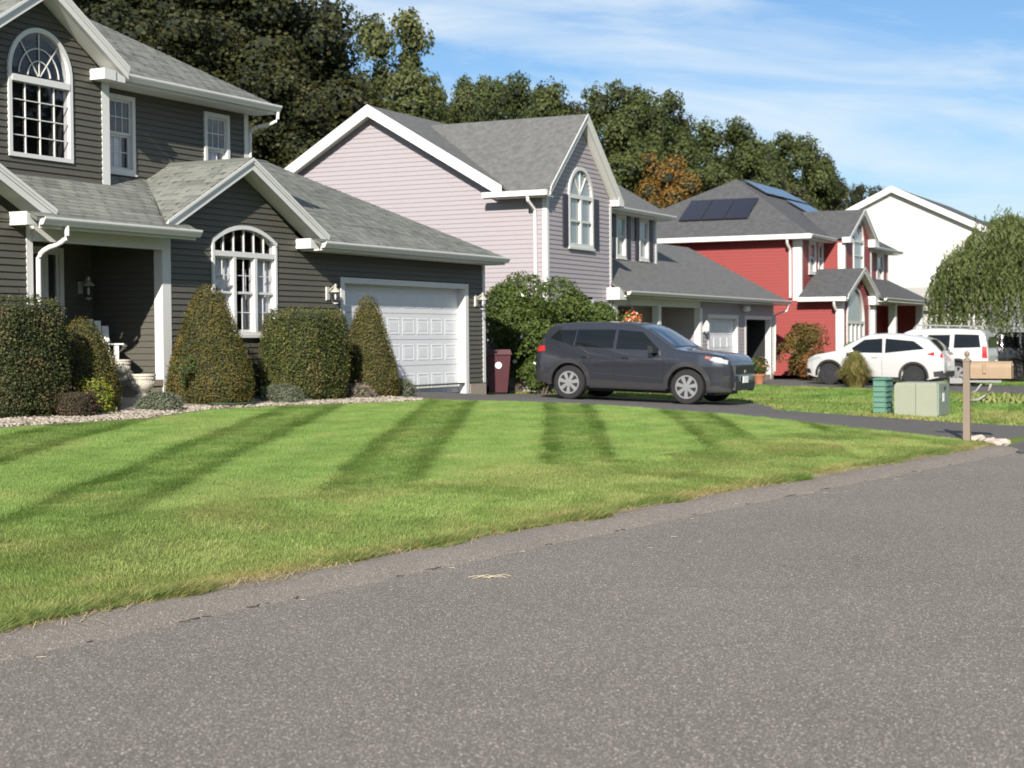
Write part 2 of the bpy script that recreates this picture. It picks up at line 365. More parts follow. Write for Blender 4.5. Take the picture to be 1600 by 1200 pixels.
def strip(name, us, offs, zs, m, jit=0, kind='structure'):
    V = []; r = random.Random(3); nv = len(offs)
    for u in us:
        for k, (o, z) in enumerate(zip(offs, zs)):
            j = jit * (math.sin(u * 3.1 + k) + math.sin(u * 7.7 + 2 * k) + r.uniform(-1, 1)) if 0 < k < nv - 1 else 0
            V.append((*WXY(u, vcurb(u) + o + j), zroad(u) + z + j * .25))
    F = [(i * nv + j, i * nv + j + 1, (i + 1) * nv + j + 1, (i + 1) * nv + j) for i in range(len(us) - 1) for j in range(nv - 1)]
    me = np_mesh(name, np.array(V), np.array(F), m); me.polygons.foreach_set('use_smooth', [True] * len(me.polygons))
    return link(name, me, kind=kind)
strip('road', us, [.36, .8, 1.6, 3, 5, 7.5, 9.6], [.0, .002, .008, .02, .03, .015, .0], M['asphalt'])
strip('kerb', [u for u in us if u < 24.4], [-.14, -.02, .08, .2, .3, .36, .42], [.045, .082, .088, .075, .04, .010, -.02], M['kerb'], jit=.007)
strip('kerb', [u for u in us if u > 30.4], [-.14, -.02, .08, .2, .3, .36, .42], [.045, .082, .088, .075, .04, .010, -.02], M['kerb'], jit=.007)
DL = [(-17.2, 26.75), (-15.6, 26.8), (-14.44, 27.2), (-13.64, 28.25), (-12.36, 28.65), (-10.84, 28.4), (-9.06, 27.8), (-7.36, 26.6), (-6.13, 25.8), (-4.94, 25.0), (-4.25, 24.3), (-3.75, 23.7)]
DR = [(-17.2, 34.9), (-11.3, 34.9), (-10.4, 33.2), (-9.6, 30.9), (-8.3, 30.3), (-6.4, 29.8), (-4.8, 29.9), (-3.9, 30.6), (-3.0, 31.5)]
def lerp(T, v):
    return float(np.interp(v, [t[0] for t in T], [t[1] for t in T]))
def drive(name, L_, R_, vs, m, lift=.018):
    V = []; n = 14
    for v in vs:
        a, b = lerp(L_, v), lerp(R_, v)
        for k in range(n + 1):
            u = a + (b - a) * k / n; vv = min(v, vcurb(u) + .5)
            c = vcurb(u); e = .02 if k in (0, n) else 0
            z = gz(u, vv) if vv < c - .9 else zroad(u) + .012 + max(0, (c - vv + .36)) / 1.26 * (gz(u, c - .9) - zroad(u) - .012)
            V.append((*WXY(u, vv), z + lift - e))
    F = [(i * (n + 1) + j, i * (n + 1) + j + 1, (i + 1) * (n + 1) + j + 1, (i + 1) * (n + 1) + j) for i in range(len(vs) - 1) for j in range(n)]
    me = np_mesh(name, np.array(V), np.array(F), m); me.polygons.foreach_set('use_smooth', [True] * len(me.polygons))
    return link(name, me, kind='structure')
drive('driveway', DL, DR, list(np.linspace(-17.2, -3.2, 57)), M['drive'])
drive('driveway', [(-18, 48.0), (0, 47.2), (4, 46.8)], [(-18, 57.2), (0, 57.6), (4, 58)], list(np.linspace(-18, 2.4, 40)), M['drive'], .03)
BED = [(6, -14.9), (15.7, -14.91), (17.1, -14.9), (18.54, -14.88), (20.04, -15.3), (20.96, -15.52), (22.86, -15.4), (24.44, -15.06), (25.82, -14.84), (26.6, -14.9), (26.74, -15.3)]
def bed():
    us = np.linspace(6, 26.74, 84); V = []; n = 10
    for u in us:
        a = float(np.interp(u, [p[0] for p in BED], [p[1] for p in BED]))
        for k in range(n + 1):
            v = a + (-17.4 - a) * k / n
            V.append((*WXY(u, v), gz(u, v) + (.004 if k == 0 else .03 + .01 * math.sin(u * 5 + k))))
    F = [(i * (n + 1) + j, i * (n + 1) + j + 1, (i + 1) * (n + 1) + j + 1, (i + 1) * (n + 1) + j) for i in range(len(us) - 1) for j in range(n)]
    link('planting_bed', np_mesh('planting_bed', np.array(V), np.array(F), mat('bed_soil', (.15, .115, .085), .95, .35, 14, bump=.6, bscale=40)), kind='structure')
    # pebbles
    rs = np.random.default_rng(11); n = 5200
    u = rs.uniform(13, 26.6, n); a = np.interp(u, [p[0] for p in BED], [p[1] for p in BED])
    v = a - .04 - np.abs(rs.normal(0, .55, n)); keep = v > -16.9; u, v, a = u[keep], v[keep], a[keep]; n = len(u)
    base = np.array([(1, 0, 0), (.5, .87, 0), (-.5, .87, 0), (-1, 0, 0), (-.5, -.87, 0), (.5, -.87, 0)]); top = base * .62 + np.array([0, 0, .7])
    pv = np.vstack([base, top, [(0, 0, .95)]])
    pf = [(i, (i + 1) % 6, 6 + (i + 1) % 6) for i in range(6)] + [(i, 6 + (i + 1) % 6, 6 + i) for i in range(6)] + [(6 + i, 6 + (i + 1) % 6, 12) for i in range(6)]
    s = rs.uniform(.016, .036, n); an = rs.uniform(0, 6.28, n); asp = rs.uniform(.6, 1, n)
    X = np.array([WXY(p, q) for p, q in zip(u, v)]); z = np.array([gz(p, q) for p, q in zip(u, v)]) + np.where(a - v > .1, .026, .012)
    loc = pv[None] * np.stack([s, s * asp, s * .75], 1)[:, None, :]
    c, sn = np.cos(an)[:, None], np.sin(an)[:, None]
    W = np.stack([loc[..., 0] * c - loc[..., 1] * sn + X[:, :1], loc[..., 0] * sn + loc[..., 1] * c + X[:, 1:], loc[..., 2] + z[:, None]], 2)
    F = (np.array(pf)[None] + (np.arange(n) * len(pv))[:, None, None]).reshape(-1, 3)
    o = link('pebbles', np_mesh('pebbles', W.reshape(-1, 3), F, island_mat('pebble', [(.17, .135, .10), (.30, .26, .21), (.42, .385, .33), (.23, .18, .135)], noise=.15, bump=0)), kind='stuff')
    tag(o, 'pale rounded pebbles edging the shrub bed in front of the olive house', 'pebbles')
bed()
def slab(name, pts, lift, th, m):
    mb = MB(); P = [(*WXY(u, v), gz(u, v) + lift) for u, v in pts]
    mb.hexa([(x, y, z - th) for x, y, z in P], P); return mb.build(name, m, kind='structure')
slab('walkway', [(19.5, -17.3), (19.5, -16.15), (22.9, -15.75), (23.3, -16.2), (22.2, -16.9), (21.2, -17.3)], .05, .1, M['concrete'])

# ------------------------------------------------------------------ houses
class House:
    def __init__(s, name, label, phi, org, zb):
        s.phi = phi; s.o = Vector((org[0], org[1], 0)); s.zb = zb
        s.root = empty(name, label, 'house', (org[0], org[1], zb), PI / 2 - phi)
    def build(s, mb, name, m, parent=None, **k):
        """parts are modelled with heights above street datum; the root stands at the house's base"""
        p = parent or s.root
        if p is s.root: return mb.build(name, m, p, loc=(0, 0, -s.zb), **k)
        return mb.build(name, m, p, **k)
    def W(s, x, y, z):
        return s.o + Vector((math.sin(s.phi), math.cos(s.phi), 0)) * x + Vector((-math.cos(s.phi), math.sin(s.phi), 0)) * y + Vector((0, 0, z))
def arch_half(z, cz, R):
    return math.sqrt(max(0, R * R - (z - cz) ** 2))
def cut(iv, holes):
    for a, b in holes:
        out = []
        for p, q in iv:
            if b <= p or a >= q: out.append((p, q)); continue
            if a > p: out.append((p, a))
            if b < q: out.append((b, q))
        iv = out
    return iv
def lap(Hs, wall, plane, c, span, z0, z1, m, course=.1016, holes=(), boards=True, out=-1, proud=.023):
    """lap siding; span(z)->(a0,a1); plane 'y' (faces -y) or 'x' (faces out*x); holes: functions z->(a0,a1) or None"""
    all_ = MB(); z = z0
    while z < z1 - .01:
        zt = min(z + course, z1); A0, A1 = span(z); B0, B1 = span(zt)
        hs = [h for h in (f(z, zt) for f in holes) if h]
        if boards and min(A1 - A0, B1 - B0) > 2.4:        # butt joints between lengths of board
            j = A0 + .6 + (z * 37.7 % 1) * 3.0
            while j < min(A1, B1) - .4:
                if j > max(A0, B0) + .3: hs.append((j, j + .003))
                j += 3.66
        for a, b in cut([(A0, A1)], hs):
            ta = B0 if a == A0 else a; tb = B1 if b == A1 else b
            if tb - ta < .002 and b - a < .02: continue
            if tb < ta: ta = tb = (a + b) / 2
            if plane == 'y':
                P = lambda q, h, d: (q, c - d, h)
            else:
                P = lambda q, h, d: (c + out * d, q, h)
            mb = MB() if boards else all_
            mb.add([P(a, z, 0), P(b, z, 0), P(b, z, proud), P(a, z, proud), P(ta, zt, 0), P(tb, zt, 0), P(tb, zt, .003), P(ta, zt, .003)],
                   [(0, 1, 2, 3), (3, 2, 6, 7), (4, 7, 6, 5), (0, 3, 7, 4), (1, 5, 6, 2)])
            if boards: Hs.build(mb, 'siding_board', m, wall)
        z = zt
    if not boards: Hs.build(all_, 'siding', m, wall, kind='stuff')
def wall_part(Hs, m, mb=None, name='wall'):
    """the wall's sheathing (thin, set behind its boards)"""
    return Hs.build(mb, name, m)
def clip_poly(poly, conv):
    """clip poly (list of 2d) by convex ccw polygon"""
    out = poly
    for i in range(len(conv)):
        a, b = conv[i], conv[(i + 1) % len(conv)]; res = []
        if not out: return []
        side = lambda p: (b[0] - a[0]) * (p[1] - a[1]) - (b[1] - a[1]) * (p[0] - a[0])
        for j in range(len(out)):
            p, q = out[j], out[(j + 1) % len(out)]; sp, sq = side(p), side(q)
            if sp >= 0: res.append(p)
            if (sp >= 0) != (sq >= 0):
                t = sp / (sp - sq); res.append(tuple(p[k] + t * (q[k] - p[k]) for k in range(len(p))))
        out = res
    return out
def ccw(P):
    a = sum(P[i][0] * P[(i + 1) % len(P)][1] - P[(i + 1) % len(P)][0] * P[i][1] for i in range(len(P)))
    return P if a > 0 else P[::-1]
def roof(Hs, pieces, z0, sx, sy, x0, y0, deckm, shm=None, th=.06, name='roof', tab=.305, exp=.14, tabs=True, parent=None):
    """plane z = z0 + sx (x-x0) + sy (y-y0) over convex plan pieces; deck slab and overlapping shingle tabs"""
    Z = lambda x, y: z0 + sx * (x - x0) + sy * (y - y0)
    mb = MB()
    for P in pieces:
        P = ccw(P); mb.hexa([(x, y, Z(x, y) - th) for x, y in P], [(x, y, Z(x, y)) for x, y in P])
    o = Hs.build(mb, name, deckm, parent)
    if not shm: return o
    s = math.hypot(sx, sy); dn = (-sx / s, -sy / s); ax = (-dn[1], dn[0]); cosr = 1 / math.sqrt(1 + s * s); e = exp * cosr
    rr = random.Random(5); mb = MB()
    for P in pieces:
        P = ccw(P); As = [(p[0] * ax[0] + p[1] * ax[1]) for p in P]; Ss = [-(p[0] * dn[0] + p[1] * dn[1]) for p in P]
        Pc = ccw(list(zip(As, Ss))); i0, i1 = math.floor(min(Ss) / e), math.ceil(max(Ss) / e)
        for i in range(i0, i1 + 1):
            s0 = i * e; off = (i * .37 % 1) * tab + rr.uniform(-.03, .03); j0, j1 = math.floor((min(As) - off) / tab), math.ceil((max(As) - off) / tab)
            for j in range(j0, j1 + 1):
                w = tab * rr.uniform(.9, 1.0); a0 = j * tab + off; h = .011 + (.006 if rr.random() < .4 else 0)
                q = clip_poly([(a0, s0, h), (a0 + w, s0, h), (a0 + w, s0 + e * 1.04, .003), (a0, s0 + e * 1.04, .003)], Pc)
                if len(q) < 3: continue
                def P3(t, lift):
                    x = t[0] * ax[0] - t[1] * dn[0]; y = t[0] * ax[1] - t[1] * dn[1]; return (x, y, Z(x, y) + lift)
                n = len(q); vs = [P3(t, t[2] + .002) for t in q] + [P3(t, .0) for t in q]; fs = [tuple(range(n))]
                for k in range(n):
                    if abs(q[k][1] - s0) < 1e-6 and abs(q[(k + 1) % n][1] - s0) < 1e-6: fs.append((k, n + k, n + (k + 1) % n, (k + 1) % n))
                mb.add(vs, fs)
    me = D.meshes.new('shingles'); me.from_pydata(mb.v, [], mb.f); me.materials.append(shm); me.update()
    link('shingles', me, o, None, 'stuff'); return o
def rake_board(mb, p, q, h=.2, t=.035, drop=0):
    """fascia along a sloping edge p->q (x,y,z at its top), hanging down h"""
    (x0, y0, z0), (x1, y1, z1) = p, q
    mb.hexa([(x0, y0, z0 - h), (x1, y1, z1 - h), (x1, y1 + t, z1 - h), (x0, y0 + t, z0 - h)], [(x0, y0, z0), (x1, y1, z1), (x1, y1 + t, z1), (x0, y0 + t, z0)])
def gable_trim(Hs, y, cx, zc, half, slope, h=.165, wall_y=0, drip=True, left=True, right=True, soffit=True, m='trim'):
    """fascia boards and soffit of a front-facing gable; the apex top at (cx, zc)"""
    zl = zc - slope * half
    for sgn, on in ((-1, left), (1, right)):
        if not on: continue
        mb = MB(); rake_board(mb, (cx, y, zc), (cx + sgn * half, y, zl), h)
        rake_board(mb, (cx, y - .022, zc + .012), (cx + sgn * half, y - .022, zl + .012), h * .42, .024)
        rake_board(mb, (cx, y - .036, zc + .035), (cx + sgn * half, y - .036, zl + .035), .05, .016)
        Hs.build(mb, 'fascia', M[m])
        if soffit:
            mb = MB(); zs = h - .03
            mb.hexa([(cx, y + .035, zc - zs - .02), (cx + sgn * half, y + .035, zl - zs - .02), (cx + sgn * half, wall_y + .02, zl - zs - .02), (cx, wall_y + .02, zc - zs - .02)],
                    [(cx, y + .035, zc - zs), (cx + sgn * half, y + .035, zl - zs), (cx + sgn * half, wall_y + .02, zl - zs), (cx, wall_y + .02, zc - zs)])
            Hs.build(mb, 'soffit', M['soffit'])
def gutter(Hs, x0, x1, y, z, m='trim'):
    """ogee gutter along x, its back at y, top at z"""
    prof = [(y, z - .115), (y - .075, z - .115), (y - .09, z - .09), (y - .115, z - .05), (y - .125, z - .03), (y - .125, z), (y - .112, z), (y - .112, z - .02), (y - .012, z - .04), (y, z - .01)]
    return Hs.build(MB().prism(prof, x0, x1, 'x'), 'gutter', M[m])
def soffit_flat(Hs, x0, x1, y0, y1, z):
    return Hs.build(MB().box(x0, x1, y0, y1, z - .015, z + .01), 'soffit', M['soffit'])
def eave_return(Hs, x0, x1, y0, y1, z0, z1, zi=None):
    """boxed cornice return under the end of a rake"""
    zi = zi or z1
    mb = MB(); mb.hexa([(x0, y0, z0), (x1, y0, z0), (x1, y1, z0), (x0, y1, z0)], [(x0, y0, zi), (x1, y0, z1), (x1, y1, z1), (x0, y1, zi)])
    return Hs.build(mb, 'cornice_return', M['trim'])
def corner_trim(Hs, x, y, z0, z1, w=.1, d=.1, sx=-1, m='trim'):
    """L-shaped corner board: front leg runs from x towards sx, side leg runs back"""
    mb = MB(); mb.box(min(x, x + sx * w), max(x, x + sx * w), y - .026, y - .001, z0, z1)
    xo = x - sx * .024
    mb.box(min(x - sx * .001, xo), max(x - sx * .001, xo), y - .026, y + d, z0, z1)
    return Hs.build(mb, 'corner_board', M[m])
def sash_window(Hs, x0, x1, z0, z1, y, cols=3, rows=2, trim=.075, double=True, curtain='bottom', glass='glass', frame='trim', label=None, depth=.6, mb_extra=None, panes=True):
    """double-hung window on a wall facing -y: window > pane, curtain, muntin"""
    mb = MB(); yf = y - .045
    for a in ((x0, x0 + trim, z0, z1), (x1 - trim, x1, z0, z1), (x0 + trim, x1 - trim, z1 - trim, z1), (x0 + trim, x1 - trim, z0, z0 + trim)):
        mb.box(a[0], a[1], yf, y + .09, a[2], a[3])
    mb.box(x0 - .015, x1 + .015, yf - .02, y + .01, z0 - .03, z0 - .001)
    X0, X1, Z0, Z1 = x0 + trim, x1 - trim, z0 + trim, z1 - trim; zm = (Z0 + Z1) / 2; sashes = [(zm, Z1, y + .0), (Z0, zm, y + .035)] if double else [(Z0, Z1, y + .01)]
    s = .038; P = []
    for a, b, yy in sashes:
        mb.box(X0, X0 + s, yy, yy + .03, a, b); mb.box(X1 - s, X1, yy, yy + .03, a, b); mb.box(X0 + s, X1 - s, yy, yy + .03, a, a + s); mb.box(X0 + s, X1 - s, yy, yy + .03, b - s, b)
        gx0, gx1, gz0, gz1 = X0 + s, X1 - s, a + s, b - s; g = .016
        for k in range(1, cols):
            xx = gx0 + (gx1 - gx0) * k / cols; mb.box(xx - g / 2, xx + g / 2, yy + .006, yy + .022, gz0, gz1)
        for k in range(1, rows):
            zz = gz0 + (gz1 - gz0) * k / rows
            for c in range(cols):
                xa = gx0 + (gx1 - gx0) * c / cols + (g / 2 if c else 0); xb = gx0 + (gx1 - gx0) * (c + 1) / cols - (g / 2 if c < cols - 1 else 0)
                mb.box(xa, xb, yy + .007, yy + .021, zz - g / 2, zz + g / 2)
        for c in range(cols if panes else 1):
            for r in range(rows if panes else 1):
                C, R_ = (cols, rows) if panes else (1, 1)
                P.append((gx0 + (gx1 - gx0) * c / C, gx0 + (gx1 - gx0) * (c + 1) / C, gz0 + (gz1 - gz0) * r / R_, gz0 + (gz1 - gz0) * (r + 1) / R_, yy + .012))
    w = Hs.build(mb, 'window', M[frame])
    if label: w['label'] = label
    for a in P: Hs.build(MB().box(a[0] + .001, a[1] - .001, a[4], a[4] + .005, a[2] + .001, a[3] - .001), 'pane', M[glass], w)
    if glass == 'glass': recess(Hs, X0, X1, Z0, Z1, y + .09, depth, w)
    if curtain:
        zt = Z1 if curtain == 'full' else zm; pleats(Hs, X0 + .01, X1 - (.0 if curtain == 'full' else .14), Z0, zt, y + .095, w)
    return w
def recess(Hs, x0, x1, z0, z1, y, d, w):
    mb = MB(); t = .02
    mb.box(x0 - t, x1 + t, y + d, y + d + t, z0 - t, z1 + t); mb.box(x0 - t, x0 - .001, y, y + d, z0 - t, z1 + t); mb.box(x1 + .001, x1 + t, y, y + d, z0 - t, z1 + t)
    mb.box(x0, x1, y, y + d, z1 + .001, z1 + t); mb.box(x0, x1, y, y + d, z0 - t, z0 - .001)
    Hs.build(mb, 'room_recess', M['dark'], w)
def pleats(Hs, x0, x1, z0, z1, y, w, m='curtain'):
    n = max(8, int((x1 - x0) / .035)); mb = MB(); top = []; 
    pts = [(x0 + (x1 - x0) * i / n, y + .018 * math.sin(i * 1.9) + .008 * math.sin(i * .7)) for i in range(n + 1)]
    vs = [(a, b, z0) for a, b in pts] + [(a, b, z1) for a, b in pts] + [(a, b + .004, z0) for a, b in pts] + [(a, b + .004, z1) for a, b in pts]
    k = n + 1; fs = [(i, i + 1, k + i + 1, k + i) for i in range(n)] + [(2 * k + i, 3 * k + i, 3 * k + i + 1, 2 * k + i + 1) for i in range(n)]
    mb.add(vs, fs); Hs.build(mb, 'curtain', M[m], w)
def rect_hole(x0, x1, z0, z1):
    return lambda a, b: (x0, x1) if b > z0 + .03 and a < z1 - .03 else None
def arch_hole(cx, z0, zs, cz, R, pad=.03):
    def f(a, b):
        if b <= z0 + .03: return None
        m = (a + b) / 2
        hw = arch_half(max(m, zs), cz, R - pad)
        return (cx - hw, cx + hw) if hw > .02 and m < cz + R else None
    return f
def arch_glass(Hs, w, cx, cz, radii, angs, y, glass='glass'):
    for r0, r1 in zip(radii[:-1], radii[1:]):
        for a0, a1 in zip(angs[:-1], angs[1:]):
            P = [(cx + r1 * math.cos(a0 + (a1 - a0) * k / 5), cz + r1 * math.sin(a0 + (a1 - a0) * k / 5)) for k in range(6)]
            P += [(cx + r0 * math.cos(a1 + (a0 - a1) * k / 5), cz + r0 * math.sin(a1 + (a0 - a1) * k / 5)) for k in range(6)] if r0 > .01 else [(cx, cz)]
            Hs.build(MB().prism(P, y, y + .005), 'pane', M[glass], w)
# ------------------------------------------------------------------ the olive house
MH = House('house', 'olive grey clapboard house with white double garage door, nearest on the left', .474, (-.606, 36.577), .6)
def start_strip(Hs, x0, x1, y, z, name='wall', plane='y', out=-1):
    mb = MB()
    if plane == 'y': mb.box(x0, x1, y - .012, y + .1, z - .035, z - .001)
    else: mb.box(min(y, y + .1 * -out), max(y, y + .1 * -out), x0, x1, z - .035, z - .001)
    return Hs.build(mb, name, M['olive'] if Hs is MH else M['trim'])
def gspan(x0, x1, zk0, zk1, cx, za):
    """rectangle up to zk, then a gable to (cx, za)"""
    def f(z):
        a = x0 if z <= zk0 else x0 + (cx - x0) * (z - zk0) / (za - zk0)
        b = x1 if z <= zk1 else x1 + (cx - x1) * (z - zk1) / (za - zk1)
        return (min(a, cx), max(b, cx))
    return f
def main_house():
    H = MH; m = M['olive']
    # front wall of wing and garage: boards below the eave, gable boards above
    W2c, W2r = -8.775, 1.737; W2z = 3.643 - W2r
    garage_hole = rect_hole(-5.75, -.76, 0, 2.84); bigwin = arch_hole(W2c, 1.77, 3.37, W2z, W2r)
    def bw(a, b):
        if b <= 1.80 or a > 3.62: return None
        h = min(.93, arch_half((a + b) / 2, W2z, W2r - .03)); return (W2c - h + .02, W2c + h - .02)
    w = start_strip(H, -10.97, -.06, 0, .74)
    lap(H, w, 'y', 0, lambda z: (-10.95, -.09), .74, 3.39, m, holes=(garage_hole, bw))
    lap(H, w, 'y', 0, gspan(-10.95, -6.75, 3.3, 3.3, -8.93, 4.56), 3.39, 4.56, m, holes=(bw,))
    H.build(MB().box(-10.97, -5.8, -.03, .12, .3, .70), 'foundation', M['concrete']); H.build(MB().box(-.7, .02, -.035, .12, .2, .70), 'foundation', M['concrete'])
    # porch walls
    w = start_strip(H, .02, 1.45, -10.97, 1.06, plane='x'); lap(H, w, 'x', -10.97, lambda z: (.14, 1.45), 1.06, 3.40, m)
    w = start_strip(H, -13.95, -10.97, 1.45, 1.06); lap(H, w, 'y', 1.45, lambda z: (-13.95, -10.97), 1.06, 3.40, m, holes=(rect_hole(-13.3, -11.72, 1.06, 3.16),))
    # left wing wall
    w = start_strip(H, -18, -13.95, 0, .74); lap(H, w, 'y', 0, lambda z: (-18, -14.02), .74, 3.42, m)
    lap(H, w, 'y', 0, gspan(-18.3, -14.02, 3.3, 3.3, -16.16, 4.6), 3.42, 4.55, m)
    H.build(MB().box(-18, -13.94, -.03, .1, .3, .70), 'foundation', M['concrete'])
    H.build(MB().box(-14.0, -13.93, .0, 1.45, .7, 3.4), 'wall', m)
    # upper walls
    w = start_strip(H, -11.05, -6.67, 1.45, 4.28)
    lap(H, w, 'y', 1.45, lambda z: (-11.05, -6.76), 4.28, 6.02, m, holes=(rect_hole(-10.62, -9.89, 4.5, 5.81), rect_hole(-7.98, -7.24, 4.5, 5.81)))
    ux, uz = -12.605, 5.80
    w = start_strip(H, -14.2, -11.07, 1.02, 4.10)
    def uw(a, b):
        if b <= 4.52: return None
        mm = (a + b) / 2; h = .70 if mm < uz else arch_half(mm, uz, .68)
        return (ux - h, ux + h) if h > .02 else None
    lap(H, w, 'y', 1.02, gspan(-14.14, -11.13, 6.0, 6.0, -12.63, 6.98), 4.10, 6.98, m, holes=(uw,))
    H.build(MB().box(-11.10, -11.06, 1.04, 1.45, 4.1, 6.1), 'wall', m)
    # unseen sides and back, so that the house is closed
    mb = MB(); mb.prism([(1.46, .2), (10, .2), (10, 6.05), (5.62, 8.05), (1.46, 6.05)], -6.71, -6.67, 'x'); mb.box(-19, -6.7, 10, 10.1, .2, 6.05)
    mb.prism([(.1, .2), (11.6, .2), (11.6, 3.4), (5.9, 5.72), (.1, 3.42)], -.03, -.004, 'x'); mb.box(-6.7, -.03, 11.5, 11.6, .2, 3.4)
    H.build(mb, 'wall', m)
    # corner boards
    corner_trim(H, 0, 0, .72, 3.34, .085, .085, -1); corner_trim(H, -10.975, 0, .62, 3.32, .19, .145, 1); corner_trim(H, -13.94, 0, .72, 3.34, .10, .1, -1)
    corner_trim(H, -6.665, 1.45, 4.25, 5.98, .10, .1, -1); corner_trim(H, -11.05, 1.02, 4.20, 5.95, .155, .1, -1)
    H.build(MB().box(-11.06, -11.02, 1.02, 1.44, 4.2, 5.95), 'wall', m)
    # roofs
    S = M['shingle']; dk = M['deck']
    roof(H, [[(-14.3, -.47), (-10.65, -.47), (-10.65, -.335), (-14.3, -.335)], [(-13.76, -.335), (-10.65, -.335), (-10.65, -.03), (-13.9, -.03)], [(-13.95, -.03), (-11.04, -.03), (-9.56, 1.45), (-15.5, 1.45)]], 3.45, 0, .52, 0, -.45, dk, S)
    roof(H, [[(-11.27, -.32), (-8.94, -.32), (-8.94, 1.47), (-9.56, 1.47)]], 4.765, .52, 0, -8.94, 0, dk, S)
    roof(H, [[(-8.94, -.32), (-6.6, -.32), (-6.62, -.2), (-7.85, 1.47), (-8.94, 1.47)]], 4.765, -.52, 0, -8.94, 0, dk, S)
    roof(H, [[(-6.62, -.47), (.17, -.47), (.17, 5.9), (-6.67, 5.9), (-6.67, 1.45), (-6.62, -.2)][:4] + [(-6.67, -.12)], [(-7.85, 1.46), (-6.67, -.12), (-6.67, 1.46)], [(-7.1, -.47), (-6.6, -.47), (-6.6, -.33), (-7.1, -.33)]], 3.45, 0, .386, 0, -.45, dk, S)
    roof(H, [[(-6.67, 5.9), (.17, 5.9), (.17, 12.1), (-6.67, 12.1)]], 5.90, 0, -.386, 0, 5.9, dk)
    roof(H, [[(-18.5, .95), (-14.37, .95), (-14.37, 1.6), (-18.5, 1.6)], [(-10.9, .95), (-6.38, .95), (-6.38, 1.6), (-10.9, 1.6)], [(-18.5, 1.6), (-6.38, 1.6), (-6.38, 5.62), (-18.5, 5.62)]], 6.065, 0, .455, 0, .97, dk, S)
    roof(H, [[(-18.5, 5.62), (-6.38, 5.62), (-6.38, 10.4), (-18.5, 10.4)]], 8.18, 0, -.455, 0, 5.62, dk)
    roof(H, [[(-12.63, .70), (-10.89, .70), (-10.89, 1.0), (-12.63, 3.42)]], 7.18, -.62, 0, -12.63, 0, dk, S)
    roof(H, [[(-12.63, .70), (-14.37, .70), (-14.37, 1.0), (-12.63, 3.42)]], 7.18, .62, 0, -12.63, 0, dk, S)
    roof(H, [[(-16.2, -.32), (-13.75, -.32), (-13.78, -.2), (-15.5, 1.45), (-16.2, 1.45)]], 4.785, -.5, 0, -16.2, 0, dk, S)
    roof(H, [[(-16.2, -.32), (-18.6, -.32), (-18.6, 1.45), (-16.2, 1.45)]], 4.785, .5, 0, -16.2, 0, dk)
    for a, b, y, z in ((-6.5, .15, 5.9, 5.905), (-18.5, -6.4, 5.62, 8.185)):
        H.build(MB().hexa([(a, y - .14, z - .03), (b, y - .14, z - .03), (b, y + .14, z - .03), (a, y + .14, z - .03)], [(a, y - .02, z + .02), (b, y - .02, z + .02), (b, y + .02, z + .02), (a, y + .02, z + .02)]), 'ridge_cap', dk)
    H.build(MB().hexa([(-9.06, -.33, 4.72), (-8.82, -.33, 4.72), (-8.82, 1.45, 4.72), (-9.06, 1.45, 4.72)], [(-8.96, -.33, 4.79), (-8.92, -.33, 4.79), (-8.92, 1.45, 4.79), (-8.96, 1.45, 4.79)]), 'ridge_cap', dk)
    # fascia, soffits, gutters
    gable_trim(H, -.33, -8.94, 4.745, 2.31, .52); gable_trim(H, .69, -12.63, 7.16, 1.73, .62, wall_y=1.02); gable_trim(H, -.33, -16.2, 4.765, 2.44, .5)
    for a, b, y, z in ((-7.06, .19, -.45, 3.45), (-14.24, -10.65, -.45, 3.445), (-10.82, -6.36, .97, 6.06)):
        gutter(H, a, b, y, z); H.build(MB().box(a + .02, b - .02, y + .002, y + .022, z - .16, z - .01), 'fascia', M['trim'])
    soffit_flat(H, -7.1, .14, -.43, .0, 3.30); soffit_flat(H, -13.9, -10.99, -.43, 1.44, 3.39); soffit_flat(H, -10.9, -6.4, .99, 1.45, 5.92)
    H.build(MB().box(-13.93, -10.98, -.06, .06, 3.13, 3.385), 'porch_beam', M['trim'])
    eave_return(H, -7.22, -6.95, -.34, .0, 3.32, 3.40, 3.50); eave_return(H, -14.36, -14.12, -.34, .0, 3.33, 3.41, 3.52); eave_return(H, -11.47, -11.2, .70, 1.04, 5.865, 6.03, 6.04)
    eave_return(H, -11.19, -10.95, .72, 1.04, 5.865, 5.95, 6.03)
    # downspouts
    H.build(MB().tube(smooth_path([(-13.72, -.50, 3.34), (-13.72, -.5, 3.12), (-13.86, -.08, 2.98), (-13.86, -.075, 2.7), (-13.86, -.075, .8)]), .038, 10), 'downspout', M['trim'], smooth=True, sharp=50)
    H.build(MB().tube(smooth_path([(-6.42, .9, 5.94), (-6.42, .92, 5.74), (-6.58, 1.42, 5.66), (-6.60, 1.42, 5.4), (-6.60, 1.42, 4.6)]), .032, 8), 'downspout', M['trim'], smooth=True, sharp=50)
    H.build(MB().box(-14.3, -11.06, .985, 1.0, 4.14, 4.17), 'flashing', M['greybrace'])
    # porch floor, step
    H.build(MB().box(-13.93, -10.98, -.02, 1.45, .95, 1.05).box(-13.9, -11.0, .0, 1.4, .4, .949), 'porch_floor', M['concrete'])
    H.build(MB().box(-13.6, -11.05, -.62, -.021, .3, .80), 'step', M['concrete'])
    # front door with sidelight
    mb = MB()
    for a in ((-13.35, -13.25), (-12.24, -12.10), (-11.81, -11.71)): mb.box(a[0], a[1], 1.39, 1.47, 1.05, 3.17)
    mb.box(-13.249, -12.241, 1.39, 1.47, 3.06, 3.17); mb.box(-12.099, -11.811, 1.39, 1.47, 3.06, 3.17); mb.box(-12.099, -11.811, 1.41, 1.46, 1.05, 1.5)
